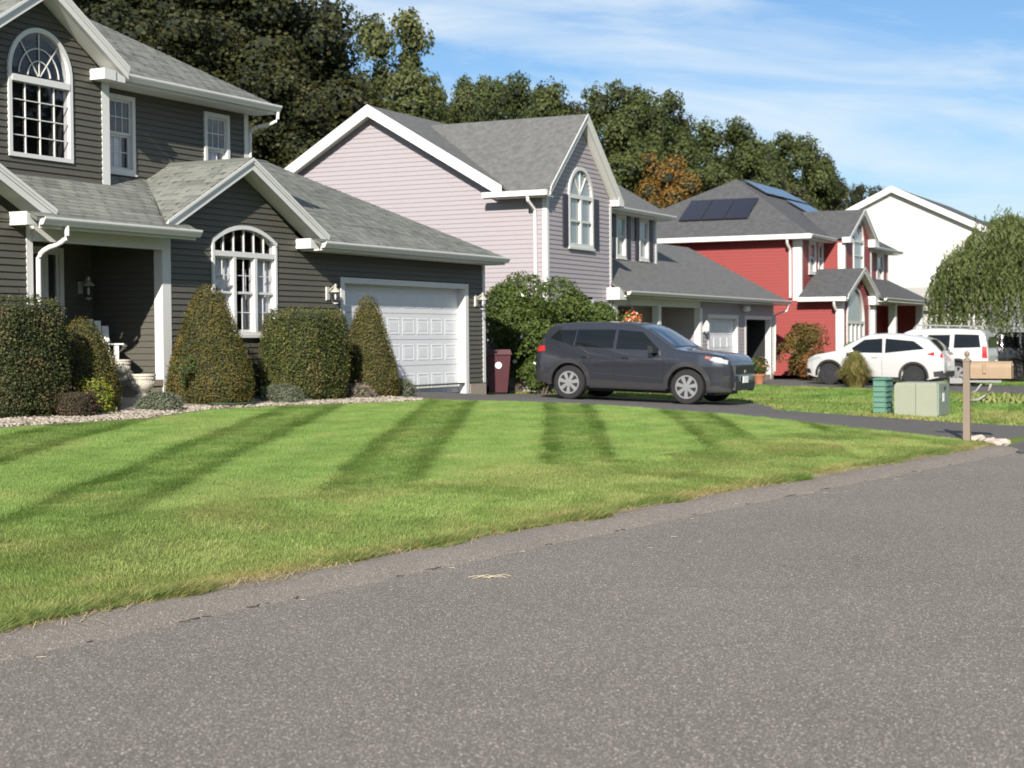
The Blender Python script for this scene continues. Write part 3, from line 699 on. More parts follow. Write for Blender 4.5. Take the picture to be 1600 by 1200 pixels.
    mb.box(-12.099, -12.05, 1.41, 1.46, 1.501, 3.059); mb.box(-11.87, -11.811, 1.41, 1.46, 1.501, 3.059)
    f = H.build(mb, 'front_door', M['trim']); H.build(MB().box(-13.248, -12.242, 1.43, 1.48, 1.06, 3.055), 'door_leaf', M['doorwood'], f)
    H.build(MB().box(-12.049, -11.871, 1.44, 1.447, 1.502, 3.058), 'pane', M['darkglass'], f)
    # garage door
    mb = MB(); mb.box(-5.77, -5.64, -.035, .0, .5, 2.855); mb.box(-.90, -.76, -.035, .0, .5, 2.855); mb.box(-5.639, -.901, -.035, .0, 2.745, 2.855)
    mb.box(-5.72, -5.66, .001, .19, .5, 2.8); mb.box(-.90, -.86, .001, .19, .5, 2.8); mb.box(-5.659, -.901, .001, .19, 2.76, 2.8)
    g = H.build(mb, 'garage_door', M['trim']); secs = [.53, 1.135, 1.668, 2.2, 2.76]
    gx0, gx1 = -5.66, -.90
    for a, b in zip(secs[:-1], secs[1:]):
        mb = MB(); mb.box(gx0, gx1, .155, .20, a + .004, b - .004); H.build(mb, 'door_section', M['door'], g)
        pw = (gx1 - gx0 - .1) / 8
        for k in range(8):
            xa = gx0 + .05 + pw * k + .055; xb = xa + pw - .11; za, zb = a + .10, min(b - .095, a + .44); mb = MB()
            y0, y1, y2 = .1548, .149, .150
            o = [(xa, za), (xb, za), (xb, zb), (xa, zb)]; q = lambda d: [(xa + d, za + d), (xb - d, za + d), (xb - d, zb - d), (xa + d, zb - d)]
            rings = [(o, y0), (q(.012), y1), (q(.028), y1), (q(.042), .1545), (q(.062), .1545), (q(.082), .151)]
            vs = [(x, y, z) for R, y in rings for x, z in R]; fs = []
            for r in range(len(rings) - 1):
                for i in range(4): fs.append((r * 4 + i, r * 4 + (i + 1) % 4, r * 4 + 4 + (i + 1) % 4, r * 4 + 4 + i))
            fs.append(tuple(len(rings) * 4 - 4 + i for i in range(4))); mb.add(vs, fs); H.build(mb, 'door_panel', M['door'], g)
    H.build(MB().box(-5.66, -.9, .14, .21, .45, .534), 'door_seal', M['black'], g)
    # windows
    for x in ((-10.62, -9.89), (-7.98, -7.24)): sash_window(H, x[0], x[1], 4.495, 5.81, 1.45, 3, 2)
    # upper arched window: fan above a four by four grid
    y = 1.02; mb = MB(); yf = y - .045; x0, x1, zb = -13.305, -11.905, 4.485
    mb.box(x0, x0 + .07, yf, y + .09, zb, uz); mb.box(x1 - .07, x1, yf, y + .09, zb, uz); mb.box(x0 + .07, x1 - .07, yf, y + .09, zb, zb + .065)
    mb.box(x0 + .07, x1 - .07, yf - .01, y + .09, uz - .17, uz - .07); mb.ring(ux, uz, .63, .072, 0, PI, yf, y + .09, 28)
    gx0, gx1, gz0, gz1 = x0 + .07, x1 - .07, zb + .065, uz - .17; t = .015
    for k in (1, 2, 3):
        xx = gx0 + (gx1 - gx0) * k / 4; mb.box(xx - t / 2, xx + t / 2, y - .01, y + .012, gz0, gz1)
        zz = gz0 + (gz1 - gz0) * k / 4; mb.box(gx0, gx1, y - .012, y + .008, zz - t / 2, zz + t / 2)
    for a in (PI * .27, PI / 2, PI * .73):
        mb.bar((ux + .03 * math.cos(a), y, uz - .06 + .03 * math.sin(a)), (ux + .63 * math.cos(a), y, uz + .63 * math.sin(a)), t, t, up=(0, 1, 0))
    for r in (.24, .43): mb.ring(ux, uz - .05, r, t, 0.06, PI - .06, y - .008, y + .012, 18)
    w = H.build(mb, 'window', M['trim']); w['label'] = 'tall arched window with fanlight'
    for c in range(4):
        for r in range(4):
            a, b = gx0 + (gx1 - gx0) * c / 4, gx0 + (gx1 - gx0) * (c + 1) / 4; d, e = gz0 + (gz1 - gz0) * r / 4, gz0 + (gz1 - gz0) * (r + 1) / 4
            H.build(MB().box(a + .001, b - .001, y + .014, y + .019, d + .001, e - .001), 'pane', M['glass'], w)
    arch_glass(H, w, ux, uz - .07, [0, .25, .44, .70], [0, PI * .27, PI / 2, PI * .73, PI], y + .014)
    recess(H, gx0, gx1, zb, 6.5, y + .09, .9, w)
    # wing window: three double-hung lights under a segmental head
    y = 0; yf = -.045; x0, x1, zb, zs = -9.705, -7.845, 1.765, 3.375; mb = MB()
    mb.box(x0, x0 + .06, yf, .09, zb, zs); mb.box(x1 - .06, x1, yf, .09, zb, zs); mb.box(x0 + .06, x1 - .06, yf, .09, zb, zb + .05); mb.box(x0 - .02, x1 + .02, yf - .03, .0, zb - .05, zb - .001)
    half = math.asin(.93 / W2r); mb.ring(W2c, W2z, W2r - .065, .068, PI / 2 - half, PI / 2 + half, yf - .012, .09, 22)
    mb.box(x0 + .06, x1 - .06, yf + .005, .09, 3.10, 3.19)
    for k in range(1, 6):
        xx = x0 + .06 + (x1 - x0 - .12) * k / 6; mb.box(xx - .011, xx + .011, -.01, .012, 3.19, W2z + arch_half(xx - W2c, 0, W2r - .06))
    w3 = (x1 - x0 - .12 - .15) / 3; xs = [x0 + .06 + i * (w3 + .075) for i in range(3)]
    for i in (0, 1): mb.box(xs[i] + w3, xs[i] + w3 + .075, yf + .01, .09, zb + .05, 3.10)
    panes = []
    for xa in xs:
        xb = xa + w3; zm = 2.47
        for a, b, yy in ((zm, 3.10, 0), (zb + .05, zm + .02, .035)):
            s = .03; mb.box(xa, xa + s, yy, yy + .03, a, b); mb.box(xb - s, xb, yy, yy + .03, a, b); mb.box(xa + s, xb - s, yy, yy + .03, a, a + .04); mb.box(xa + s, xb - s, yy, yy + .03, b - s, b)
            xm = (xa + xb) / 2; zc = (a + b) / 2; mb.box(xm - .008, xm + .008, yy + .006, yy + .022, a + .04, b - s); mb.box(xa + s, xm - .008, yy + .007, yy + .021, zc - .008, zc + .008); mb.box(xm + .008, xb - s, yy + .007, yy + .021, zc - .008, zc + .008)
            for p, q in ((xa + s, xm), (xm, xb - s)):
                for d, e in ((a + .04, zc), (zc, b - s)): panes.append((p, q, d, e, yy + .012))
    w = H.build(mb, 'window', M['trim']); w['label'] = 'triple window under an arched head with white curtains'
    for a in panes: H.build(MB().box(a[0] + .001, a[1] - .001, a[4], a[4] + .005, a[2] + .001, a[3] - .001), 'pane', M['glass'], w)
    for k in range(6):
        xa = x0 + .06 + (x1 - x0 - .12) * k / 6; xb = x0 + .06 + (x1 - x0 - .12) * (k + 1) / 6
        P = [(xa, 3.19), (xb, 3.19)] + [(xb + (xa - xb) * i / 4, W2z + arch_half(xb + (xa - xb) * i / 4 - W2c, 0, W2r - .06)) for i in range(5)]
        H.build(MB().prism(P, .014, .019), 'pane', M['glass'], w)
    recess(H, x0 + .06, x1 - .06, zb, 3.62, .09, .8, w)
    pleats(H, xs[0], xs[0] + w3, zb + .03, 3.12, .095, w); pleats(H, xs[2], xs[2] + w3, zb + .03, 3.12, .095, w); pleats(H, xs[1] + w3 - .1, xs[1] + w3, zb + .03, 2.9, .16, w)
    # utility socket box by the cone shrub
    H.build(MB().box(-8.99, -8.83, -.09, -.02, 1.28, 1.50).box(-8.96, -8.9, -.13, -.091, 1.30, 1.36), 'outlet_cover', M['trim'])
main_house()
def lantern(x, y, z, label, hs=MH, small=1.0):
    p = hs.W(x, y, z); t = empty('wall_lantern', label, 'lantern', p, PI / 2 - hs.phi, 'lanterns flanking the garage door'); s = small
    MB().hexa([(-.06 * s, -.02, -.13 * s), (.06 * s, -.02, -.13 * s), (.06 * s, -.02, .13 * s), (-.06 * s, -.02, .13 * s)], [(-.05 * s, -.045, -.11 * s), (.05 * s, -.045, -.11 * s), (.05 * s, -.045, .11 * s), (-.05 * s, -.045, .11 * s)]).build('back_plate', M['brass'], t)
    MB().tube([(0, -.04, .02), (0, -.10, .09), (0, -.16, .13), (0, -.20, .11)], .014, 8).build('arm', M['brass'], t, smooth=True)
    MB().lathe([(.012, .20), (.03, .17), (.02, .13), (.06, .09), (.10, .06), (.105, .045)], 14, (0, -.20, -.02)).build('cap', M['brass'], t, smooth=True, sharp=40)
    MB().lathe([(.085, .04), (.095, -.03), (.08, -.11), (.045, -.15)], 14, (0, -.20, -.02)).build('shade', M['lampglass'], t, smooth=True)
    MB().lathe([(.05, -.15), (.055, -.165), (.015, -.19)], 12, (0, -.20, -.02)).build('base_ring', M['brass'], t)
    MB().lathe([(.012, -.1), (.02, -.04), (.012, .02)], 8, (0, -.20, -.02)).build('bulb', M['curtain'], t, smooth=True)
lantern(-6.22, 0, 2.53, 'pale coach lantern on the olive wall between the arched window and the garage door')
lantern(-.42, 0, 2.50, 'pale coach lantern at the garage right corner, beyond the white door')
lantern(-11.3, 1.45, 2.55, 'small lantern in the dark porch beside the entry door', small=.8)
def urn(x, y, z, R, Hh, label):
    t = empty('urn', label, 'planter', MH.W(x, y, z), PI / 2 - MH.phi, 'stone urns on the porch steps')
    pr = [(.55, 0), (.62, .02), (.60, .06), (.40, .12), (.34, .17), (.42, .23), (.68, .33), (.86, .47), (.93, .62), (.90, .72), (.92, .74), (.94, .90), (1.0, .92), (1.0, 1.0), (.88, 1.0), (.84, .9), (.5, .8)]
    MB().lathe([(r * R, h * Hh) for r, h in pr], 28).build('bowl', M['stone'], t, smooth=True, sharp=45)
    mb = MB()
    for k in range(10):
        a = 2 * PI * k / 10; c, s = math.cos(a), math.sin(a)
        for q in range(3):
            b = a + (q - 1) * .2; z0, z1 = .52 * Hh + abs(q - 1) * .06 * Hh, .68 * Hh
            mb.bar((R * .90 * math.cos(b), R * .90 * math.sin(b), z0), (R * .93 * math.cos(b + .02), R * .93 * math.sin(b + .02), z1), .03 * R, .05 * R)
        mb.bar((R * .93 * math.cos(a - .3), R * .93 * math.sin(a - .3), .82 * Hh), (R * .93 * math.cos(a + .3), R * .93 * math.sin(a + .3), .82 * Hh), .03, .05 * Hh)
    mb.build('relief', M['stone'], t)
    MB().lathe([(.8 * R, .88 * Hh), (.3 * R, .92 * Hh)], 16).build('soil', M['bark'], t)
urn(-11.93, .1, 1.05, .19, .33, 'stone urn standing on the porch floor in front of the chair')
urn(-11.95, -.36, .80, .225, .355, 'stone urn on the lower porch step, nearest the walkway')
def adirondack():
    t = empty('garden_chair', 'white slatted garden chair with rounded back on the dark porch', 'chair', MH.W(-11.80, .72, 1.05), PI / 2 - MH.phi - .72)
    m = M['wicker']
    for k in range(5):
        x = -.24 + .12 * k; top = .98 - abs(k - 2) ** 2 * .028
        mb = MB(); mb.hexa([(x - .052, .18, .30), (x + .052, .18, .30), (x + .052, .205, .30), (x - .052, .205, .30)], [(x - .052, .42, top), (x + .052, .42, top), (x + .052, .445, top), (x - .052, .445, top)]); mb.build('back_slat', m, t)
    for k in range(5):
        y = -.38 + .115 * k; z = .36 - .02 * k; MB().box(-.28, .28, y, y + .10, z, z + .025).build('seat_slat', m, t)
    for s in (-1, 1):
        MB().box(s * .33 - .075, s * .33 + .075, -.46, .34, .56, .585).build('armrest', m, t)
        MB().hexa([(s * .30 - .03, -.42, 0), (s * .30 + .03, -.42, 0), (s * .30 + .03, -.30, 0), (s * .30 - .03, -.30, 0)], [(s * .30 - .03, -.44, .56), (s * .30 + .03, -.44, .56), (s * .30 + .03, -.30, .56), (s * .30 - .03, -.30, .56)]).build('leg', m, t)
        MB().hexa([(s * .25 - .02, -.36, .26), (s * .25 + .02, -.36, .26), (s * .25 + .02, .52, 0), (s * .25 - .02, .52, 0)], [(s * .25 - .02, -.36, .36), (s * .25 + .02, -.36, .36), (s * .25 + .02, .58, .08), (s * .25 - .02, .58, .08)]).build('leg', m, t)
    MB().box(-.3, .3, .30, .34, .5, .58).build('back_rail', m, t)
adirondack()
# ------------------------------------------------------------------ neighbouring houses
def arch_window(H, cx, half, z0, zs, y, label, glass='darkglass', cols=2, t=.09, fan=True, top=None, frame='trimgrey'):
    mb = MB(); yf = y - .05; mb.box(cx - half, cx - half + t, yf, y + .08, z0, zs); mb.box(cx + half - t, cx + half, yf, y + .08, z0, zs); mb.box(cx - half + t, cx + half - t, yf, y + .08, z0, z0 + t)
    mb.box(cx - half - .03, cx + half + .03, yf - .03, y, z0 - .06, z0 - .001)
    mb.ring(cx, zs, half - t, t, 0, PI, yf, y + .08, 20); mb.box(cx - half + t, cx + half - t, yf + .004, y + .08, zs - .05, zs + .05)
    g0, g1 = cx - half + t, cx + half - t
    for k in range(1, cols):
        xx = g0 + (g1 - g0) * k / cols; mb.box(xx - .05, xx + .05, yf + .006, y + .06, z0 + t, zs - .05)
    zc = (z0 + t + zs - .05) / 2
    for k in range(cols): mb.box(g0 + (g1 - g0) * k / cols + .05, g0 + (g1 - g0) * (k + 1) / cols - .05, yf + .012, y + .05, zc - .025, zc + .025)
    if fan:
        for a in (PI * .3, PI / 2, PI * .7): mb.bar((cx, y, zs + .06), (cx + (half - t) * math.cos(a), y, zs + (half - t) * math.sin(a)), .025, .03, up=(0, 1, 0))
    w = H.build(mb, 'window', M[frame]); w['label'] = label
    for k in range(cols): H.build(MB().box(g0 + (g1 - g0) * k / cols + .001, g0 + (g1 - g0) * (k + 1) / cols - .001, y + .02, y + .03, z0 + t, zs - .05), 'pane', M[glass], w)
    R = half - t; H.build(MB().prism([(cx + R * math.cos(PI * i / 16), zs + R * math.sin(PI * i / 16)) for i in range(17)], y + .02, y + .03), 'pane', M[top or glass], w)
    return w
def small_door(H, x0, x1, z0, z1, y, name, label, leaf):
    mb = MB(); t = .12; mb.box(x0 - t, x0, y - .03, y + .16, z0, z1 + t); mb.box(x1, x1 + t, y - .03, y + .16, z0, z1 + t); mb.box(x0, x1, y - .03, y + .16, z1, z1 + t)
    g = H.build(mb, name, M['trim']); g['label'] = label
    if leaf == 'open':
        recess(H, x0, x1, z0 + .03, z1, y + .16, 3.0, g)
    else:
        n = 4
        for k in range(n):
            a, b = z0 + (z1 - z0) * k / n, z0 + (z1 - z0) * (k + 1) / n; mb = MB(); mb.box(x0, x1, y + .11, y + .15, a + .004, b - .004)
            for c in range(4):
                xa = x0 + .06 + (x1 - x0 - .12) * c / 4 + .05; xb = x0 + .06 + (x1 - x0 - .12) * (c + 1) / 4 - .05; mb.box(xa, xb, y + .097, y + .109, a + .1, b - .1)
            H.build(mb, 'door_section', M['door'], g)
def lilac_house():
    H = House('house', 'pale lilac clapboard house with dark shutters and a tall front gable beyond the grey car', .455, (.877, 40.88), .24); m = M['lilac']
    def side(z):
        if z < 5.32: return (.02, 8.3)
        k = (z - 5.32) / (7.50 - 5.32); return (1.25 + (4.85 - 1.25) * k, 8.45 + (4.85 - 8.45) * k)
    lap(H, None, 'x', 0, side, .45, 7.5, m, course=.115, boards=False, proud=.018)
    gw = lambda a, b: (.97, 2.83) if a < 2.68 and b > 1.1 else None
    def aw(a, b):
        mm = (a + b) / 2
        if b < 4.02: return None
        h = .70 if mm < 5.28 else arch_half(mm, 5.28, .68)
        return (2.04 - h, 2.04 + h) if h > .02 else None
    lap(H, None, 'y', 0, gspan(.02, 4.05, 5.3, 5.3, 2.03, 7.12), .45, 7.12, m, course=.115, holes=(gw, aw), boards=False, proud=.018)
    lap(H, None, 'y', 1.5, lambda z: (4.07, 11.3), 3.85, 5.42, m, course=.115, holes=(rect_hole(8.02, 8.78, 4.03, 5.3), rect_hole(9.85, 10.62, 4.03, 5.3)), boards=False, proud=.018)
    lap(H, None, 'y', 0, lambda z: (10.98, 18.55), .42, 2.86, m, course=.115, holes=(rect_hole(11.85, 14.65, 0, 2.36), rect_hole(15.5, 18.25, 0, 2.36)), boards=False, proud=.018)
    dk = mat('porch_wall_grey', (.17, .165, .17), .6, .08, 3)
    lap(H, None, 'x', 10.9, lambda z: (.02, 1.5), .45, 2.9, m, course=.115, boards=False, proud=.018)
    lap(H, None, 'y', 1.5, lambda z: (4.07, 10.9), .45, 2.95, m, course=.115, holes=(rect_hole(7.95, 9.2, .5, 2.7),), boards=False, proud=.018)
    mb = MB(); mb.box(4.04, 4.07, .02, 1.5, .3, 5.3); mb.prism([(1.51, .2), (8.3, .2), (8.3, 5.4), (4.85, 7.4), (1.51, 5.4)], 11.26, 11.3, 'x'); mb.box(0, 11.3, 8.32, 8.4, .2, 5.4)
    mb.prism([(.05, .2), (6.6, .2), (6.6, 2.9), (3.2, 4.75), (.05, 2.9)], 18.5, 18.54, 'x'); mb.box(11.3, 18.5, 6.55, 6.6, .2, 2.9); H.build(mb, 'wall', m)
    H.build(MB().box(-.01, 4.07, -.02, .1, .1, .44).box(-.01, .1, .1, 8.3, .1, .44), 'foundation', M['concrete']); H.build(MB().box(10.95, 18.55, -.02, .1, 0, .41), 'foundation', M['concrete'])
    S = M['darkshingle']
    ex = mat('dark_roof_edge', (.07, .07, .07), .9)
    roof(H, [[(-.32, 1.08), (11.65, 1.08), (11.65, 4.86), (-.32, 4.86)]], 5.46, 0, .588, 0, 1.08, S); roof(H, [[(-.32, 4.86), (11.65, 4.86), (11.65, 8.75), (-.32, 8.75)]], 7.683, 0, -.588, 0, 4.86, S)
    roof(H, [[(-.42, -.22), (2.03, -.22), (2.03, 4.35), (-.42, .74)]], 5.24, .88, 0, -.42, 0, S); roof(H, [[(4.48, -.22), (2.03, -.22), (2.03, 4.35), (4.48, .74)]], 7.396, -.88, 0, 2.03, 0, S)
    roof(H, [[(4.0, -.45), (11.6, -.45), (11.6, 1.5), (4.0, 1.5)]], 2.94, 0, .54, 0, -.45, S)
    roof(H, [[(11.62, -.45), (18.9, -.45), (18.9, 3.2), (11.3, 3.2), (11.3, 1.45)]], 2.925, 0, .54, 0, -.45, S); roof(H, [[(11.3, 3.2), (18.9, 3.2), (18.9, 6.9), (11.3, 6.9)]], 4.896, 0, -.54, 0, 3.2, S)
    gable_trim(H, -.23, 2.03, 7.37, 2.28, .88, h=.2, m='trimgrey')
    # side gable fascia (faces -x)
    for s, ye in ((-1, 1.05), (1, 8.7)):
        mb = MB(); z1 = 7.66 - .588 * abs(ye - 4.86); mb.hexa([(-.36, 4.86, 7.40), (-.36, ye, z1 - .26), (-.33, ye, z1 - .26), (-.33, 4.86, 7.40)], [(-.36, 4.86, 7.70), (-.36, ye, z1 + .03), (-.33, ye, z1 + .03), (-.33, 4.86, 7.70)]); H.build(mb, 'fascia', M['trim'])
        mb = MB(); mb.hexa([(-.33, 4.86, 7.46), (-.33, ye, z1 - .2), (-.0, ye, z1 - .2), (-.0, 4.86, 7.46)], [(-.33, 4.86, 7.48), (-.33, ye, z1 - .18), (-.0, ye, z1 - .18), (-.0, 4.86, 7.48)]); H.build(mb, 'soffit', M['soffit'])
    H.build(MB().box(-.44, -.41, -.25, 1.5, 5.13, 5.28).box(-.54, -.441, -.25, 1.5, 5.15, 5.28), 'gutter', M['trim']); H.build(MB().box(-.41, -.02, -.2, 1.3, 5.13, 5.15), 'soffit', M['soffit'])
    eave_return(H, 4.1, 4.45, -.24, .1, 5.2, 5.36, 5.44); eave_return(H, 3.75, 4.25, -.38, .05, 2.70, 2.82, 3.02)
    gutter(H, 4.1, 18.95, -.45, 2.94, 'trimgrey'); gutter(H, 4.5, 11.7, 1.08, 5.45, 'trimgrey'); soffit_flat(H, 4.1, 18.8, -.42, .0, 2.8); soffit_flat(H, 4.1, 10.9, .01, 1.5, 2.8); soffit_flat(H, 4.1, 11.6, 1.1, 1.5, 5.32)
    H.build(MB().box(4.1, 10.95, -.06, .06, 2.58, 2.78), 'porch_beam', M['trimgrey'])
    for x in (4.2, 7.45, 10.95): H.build(MB().box(x - .1, x + .1, -.1, .1, .4, 2.58).box(x - .13, x + .13, -.13, .13, .4, .55), 'post', M['trim'])
    H.build(MB().box(4.1, 10.88, -.1, 1.5, .2, .5), 'porch_floor', M['concrete'])
    corner_trim(H, 0, 0, .45, 5.2, .1, .1, 1); corner_trim(H, 4.06, 0, .45, 5.25, .09, .1, -1); corner_trim(H, 11.31, 1.5, 3.85, 5.35, .1, .1, -1); corner_trim(H, 18.58, 0, .4, 2.8, .1, .1, -1)
    H.build(MB().tube([(-.48, .28, 5.16), (-.48, .28, 5.05), (-.08, .28, 4.85), (-.07, .28, 4.6), (-.07, .28, .5)], .045, 8), 'downspout', M['trim'], smooth=True, sharp=50)
    H.build(MB().tube([(18.8, -.5, 2.82), (18.85, -.4, 2.6), (18.66, -.05, 2.45), (18.64, -.03, .5)], .04, 8), 'downspout', M['trimgrey'], smooth=True, sharp=50)
    H.build(MB().box(4.1, 11.35, 1.40, 1.46, 3.86, 3.93), 'flashing', M['trimgrey'])
    arch_window(H, 2.04, .78, 4.0, 5.28, 0, 'tall arched window in the lilac front gable', 'paleglass')
    for x0, x1 in ((.92, 1.22), (2.86, 3.18)):
        mb = MB(); mb.box(x0, x1, -.05, -.015, 4.0, 5.30); s = H.build(mb, 'shutter', M['shutter'])
        for k in range(16): H.build(MB().hexa([(x0 + .03, -.053, 4.06 + .075 * k), (x1 - .03, -.053, 4.06 + .075 * k), (x1 - .03, -.051, 4.06 + .075 * k), (x0 + .03, -.051, 4.06 + .075 * k)], [(x0 + .03, -.0505, 4.12 + .075 * k), (x1 - .03, -.0505, 4.12 + .075 * k), (x1 - .03, -.048, 4.12 + .075 * k), (x0 + .03, -.048, 4.12 + .075 * k)]), 'slat', M['shutter'], s)
    for x0, x1 in ((8.02, 8.78), (9.85, 10.62)):
        sash_window(H, x0, x1, 4.03, 5.3, 1.5, 1, 1, trim=.09, curtain=None, glass='paleglass', frame='trimgrey', panes=False)
        for q in (x0 - .33, x1 + .06): H.build(MB().box(q, q + .27, 1.45, 1.485, 4.03, 5.3), 'shutter', M['shutter'])
    sash_window(H, .97, 2.83, 1.1, 2.68, 0, 2, 1, trim=.1, curtain=None, glass='darkglass', frame='trim', panes=False)
    f = H.build(MB().box(7.9, 8.02, 1.44, 1.5, .5, 2.72).box(9.1, 9.22, 1.44, 1.5, .5, 2.72).box(8.021, 9.099, 1.44, 1.5, 2.62, 2.72), 'front_door', M['trimgrey']); H.build(MB().box(8.021, 9.099, 1.46, 1.52, .5, 2.619), 'door_leaf', M['doorwood'], f)
    small_door(H, 11.9, 14.6, .26, 2.28, 0, 'garage_door', 'closed white garage door of the lilac house', 'shut')
    small_door(H, 15.55, 18.2, .26, 2.28, 0, 'garage_door', 'open garage door showing the dark inside', 'open')
    H.build(MB().lathe([(.02, 0), (.12, -.04), (.13, -.16), (.05, -.2)], 12, (15.05, -.2, 2.72)).tube([(15.05, .0, 2.75), (15.05, -.2, 2.74)], .02, 6), 'flood_light', M['trim'])
    H.build(MB().lathe([(.03, .2), (.1, .08), (.09, -.12), (.03, -.18)], 10, (11.35, -.12, 2.0)).box(11.3, 11.4, -.06, .0, 1.85, 2.1), 'porch_lamp', M['trimgrey'])
    # things stored in the open garage
    return H
LH = lilac_house()
def red_house():
    H = House('house', 'barn red house with white corner posts and solar panels on its hipped roof', .45, (11.81, 59.33), .1); m = M['red']
    def side(z): return (.02, 9.6) if z < 3.0 else (1.53, 9.6)
    lap(H, None, 'x', 0, side, .3, 5.3, m, course=.115, boards=False, proud=.016)
    def lw(a, b):
        mm = (a + b) / 2; h = 1.2 if mm < 2.2 else arch_half(mm, 2.2, 1.2)
        return (1.72 - h, 1.72 + h) if b > .75 and h > .02 else None
    lap(H, None, 'y', 0, gspan(.02, 4.0, 2.95, 2.95, 2.2, 4.0), .3, 4.0, m, course=.115, holes=(lw,), boards=False, proud=.016)
    lap(H, None, 'y', 1.53, lambda z: (.02, 13.5), 3.0, 5.35, m, course=.115, holes=(rect_hole(.98, 1.92, 4.0, 5.2), rect_hole(2.25, 2.95, 4.0, 5.2), rect_hole(11.4, 12.6, 4.0, 5.2)), boards=False, proud=.016)
    def uw(a, b):
        mm = (a + b) / 2; h = .72 if mm < 5.35 else arch_half(mm, 5.35, .7)
        return (5.1 - h, 5.1 + h) if b > 4.2 and h > .02 else None
    lap(H, None, 'y', .73, gspan(3.05, 7.2, 5.3, 5.3, 5.15, 6.42), 3.7, 6.42, m, course=.115, holes=(uw,), boards=False, proud=.016)
    lap(H, None, 'x', 3.05, lambda z: (.75, 1.53), 3.7, 5.4, m, course=.115, boards=False, proud=.016)
    lap(H, None, 'y', 1.53, lambda z: (4.0, 13.5), .3, 3.0, m, course=.115, holes=(rect_hole(8.0, 9.6, .4, 2.5),), boards=False, proud=.016)
    lap(H, None, 'x', 12.75, lambda z: (.1, 1.53), .3, 3.0, m, course=.115, boards=False, proud=.016)
    H.build(MB().box(3.97, 4.0, .02, 1.53, .1, 3.0).box(7.17, 7.2, .75, 1.53, 3.7, 5.4).box(13.47, 13.5, 1.54, 9.6, .1, 5.3).box(0, 13.5, 9.6, 9.65, .1, 5.3), 'wall', m)
    S = M['charshingle']
    roof(H, [[(-.42, 1.08), (14.0, 1.08), (9.6, 5.2), (3.9, 5.2)]], 5.36, 0, .607, 0, 1.08, S); roof(H, [[(-.42, 1.08), (3.9, 5.2), (-.42, 10.0)]], 5.36, .579, 0, -.42, 0, S)
    roof(H, [[(14.0, 1.08), (14.0, 10), (9.6, 5.2)]], 5.36, -.568, 0, 14.0, 0, S); roof(H, [[(-.42, 10), (3.9, 5.2), (9.6, 5.2), (14, 10)]], 5.36, 0, -.521, 0, 10, S)
    roof(H, [[(5.15, .48), (2.9, .48), (2.9, 1.25), (5.15, 3.0)]], 6.58, .52, 0, 5.15, 0, S); roof(H, [[(5.15, .48), (7.4, .48), (7.4, 1.25), (5.15, 3.0)]], 6.58, -.52, 0, 5.15, 0, S)
    roof(H, [[(2.2, -.24), (-.42, -.24), (-.42, 1.53), (2.2, 1.53)]], 4.2, .42, 0, 2.2, 0, S); roof(H, [[(2.2, -.24), (4.6, -.24), (4.6, 1.53), (2.2, 1.53)]], 4.2, -.42, 0, 2.2, 0, S)
    roof(H, [[(4.3, -.42), (13.5, -.42), (13.5, 1.53), (4.3, 1.53)]], 3.16, 0, .5, 0, -.42, S)
    gable_trim(H, -.25, 2.2, 4.19, 2.4, .42, h=.17, m='trimgrey'); gable_trim(H, .47, 5.15, 6.57, 2.25, .52, h=.17, wall_y=.73, m='trimgrey')
    H.build(MB().box(-.56, -.42, 1.0, 10, 5.2, 5.37), 'gutter', M['trim']); H.build(MB().box(-.42, -.02, 1.1, 9.6, 5.2, 5.22), 'soffit', M['soffit'])
    H.build(MB().box(-.56, -.42, -.25, 1.5, 2.95, 3.1), 'gutter', M['trim']); H.build(MB().box(-.42, -.02, -.2, 1.5, 2.95, 2.97), 'soffit', M['soffit'])
    gutter(H, -.5, 14.05, 1.08, 5.36, 'trimgrey'); gutter(H, 4.5, 13.55, -.42, 3.16, 'trimgrey'); soffit_flat(H, -.3, 13.9, 1.1, 1.52, 5.22); soffit_flat(H, 4.1, 13.4, -.4, 1.5, 3.02)
    eave_return(H, 3.75, 4.6, -.27, .05, 2.88, 3.0, 3.2); eave_return(H, 2.85, 3.4, .45, .76, 5.2, 5.34, 5.4); eave_return(H, 6.7, 7.45, .45, .76, 5.2, 5.3, 5.5)
    for x, y, z0, z1, w, d, sx in ((0, 0, .3, 2.95, .16, .27, 1), (0, 1.53, 3.0, 5.2, .16, .29, 1), (3.05, .73, 3.8, 5.2, .14, .24, 1), (7.2, .73, 3.6, 5.2, .14, .1, -1), (13.5, 1.53, 3.9, 5.2, .18, .1, -1), (4.0, 0, .3, 2.9, .2, .1, -1)): corner_trim(H, x, y, z0, z1, w, d, sx)
    for y, a, b in ((1.9, 5.2, 3.1), (.2, 2.95, .3)): H.build(MB().tube([(-.48, y, a), (-.46, y, a - .15), (-.1, y, a - .35), (-.09, y, a - .5), (-.09, y, b)], .05, 8), 'downspout', M['trim'], smooth=True, sharp=50)
    for x in (4.25, 7.75, 12.75): H.build(MB().box(x - .14, x + .14, -.14, .14, .2, 3.0), 'post', M['trim'])
    H.build(MB().box(4.05, 13.2, -.3, 1.5, .0, .42), 'porch_floor', M['concrete'])
    arch_window(H, 1.72, 1.28, .75, 2.2, 0, 'arched window of the red front wing', 'darkglass', 4, .08, False, 'paleglass')
    arch_window(H, 5.1, .8, 4.2, 5.35, .73, 'arched window in the upper red gable', 'paleglass', 1, .09, False)
    sash_window(H, .98, 1.92, 4.0, 5.2, 1.53, 2, 1, trim=.1, curtain=None, glass='darkglass', frame='trimgrey', panes=False); sash_window(H, 11.4, 12.6, 4.0, 5.2, 1.53, 1, 1, trim=.13, curtain=None, glass='darkglass', frame='trimgrey', panes=False)
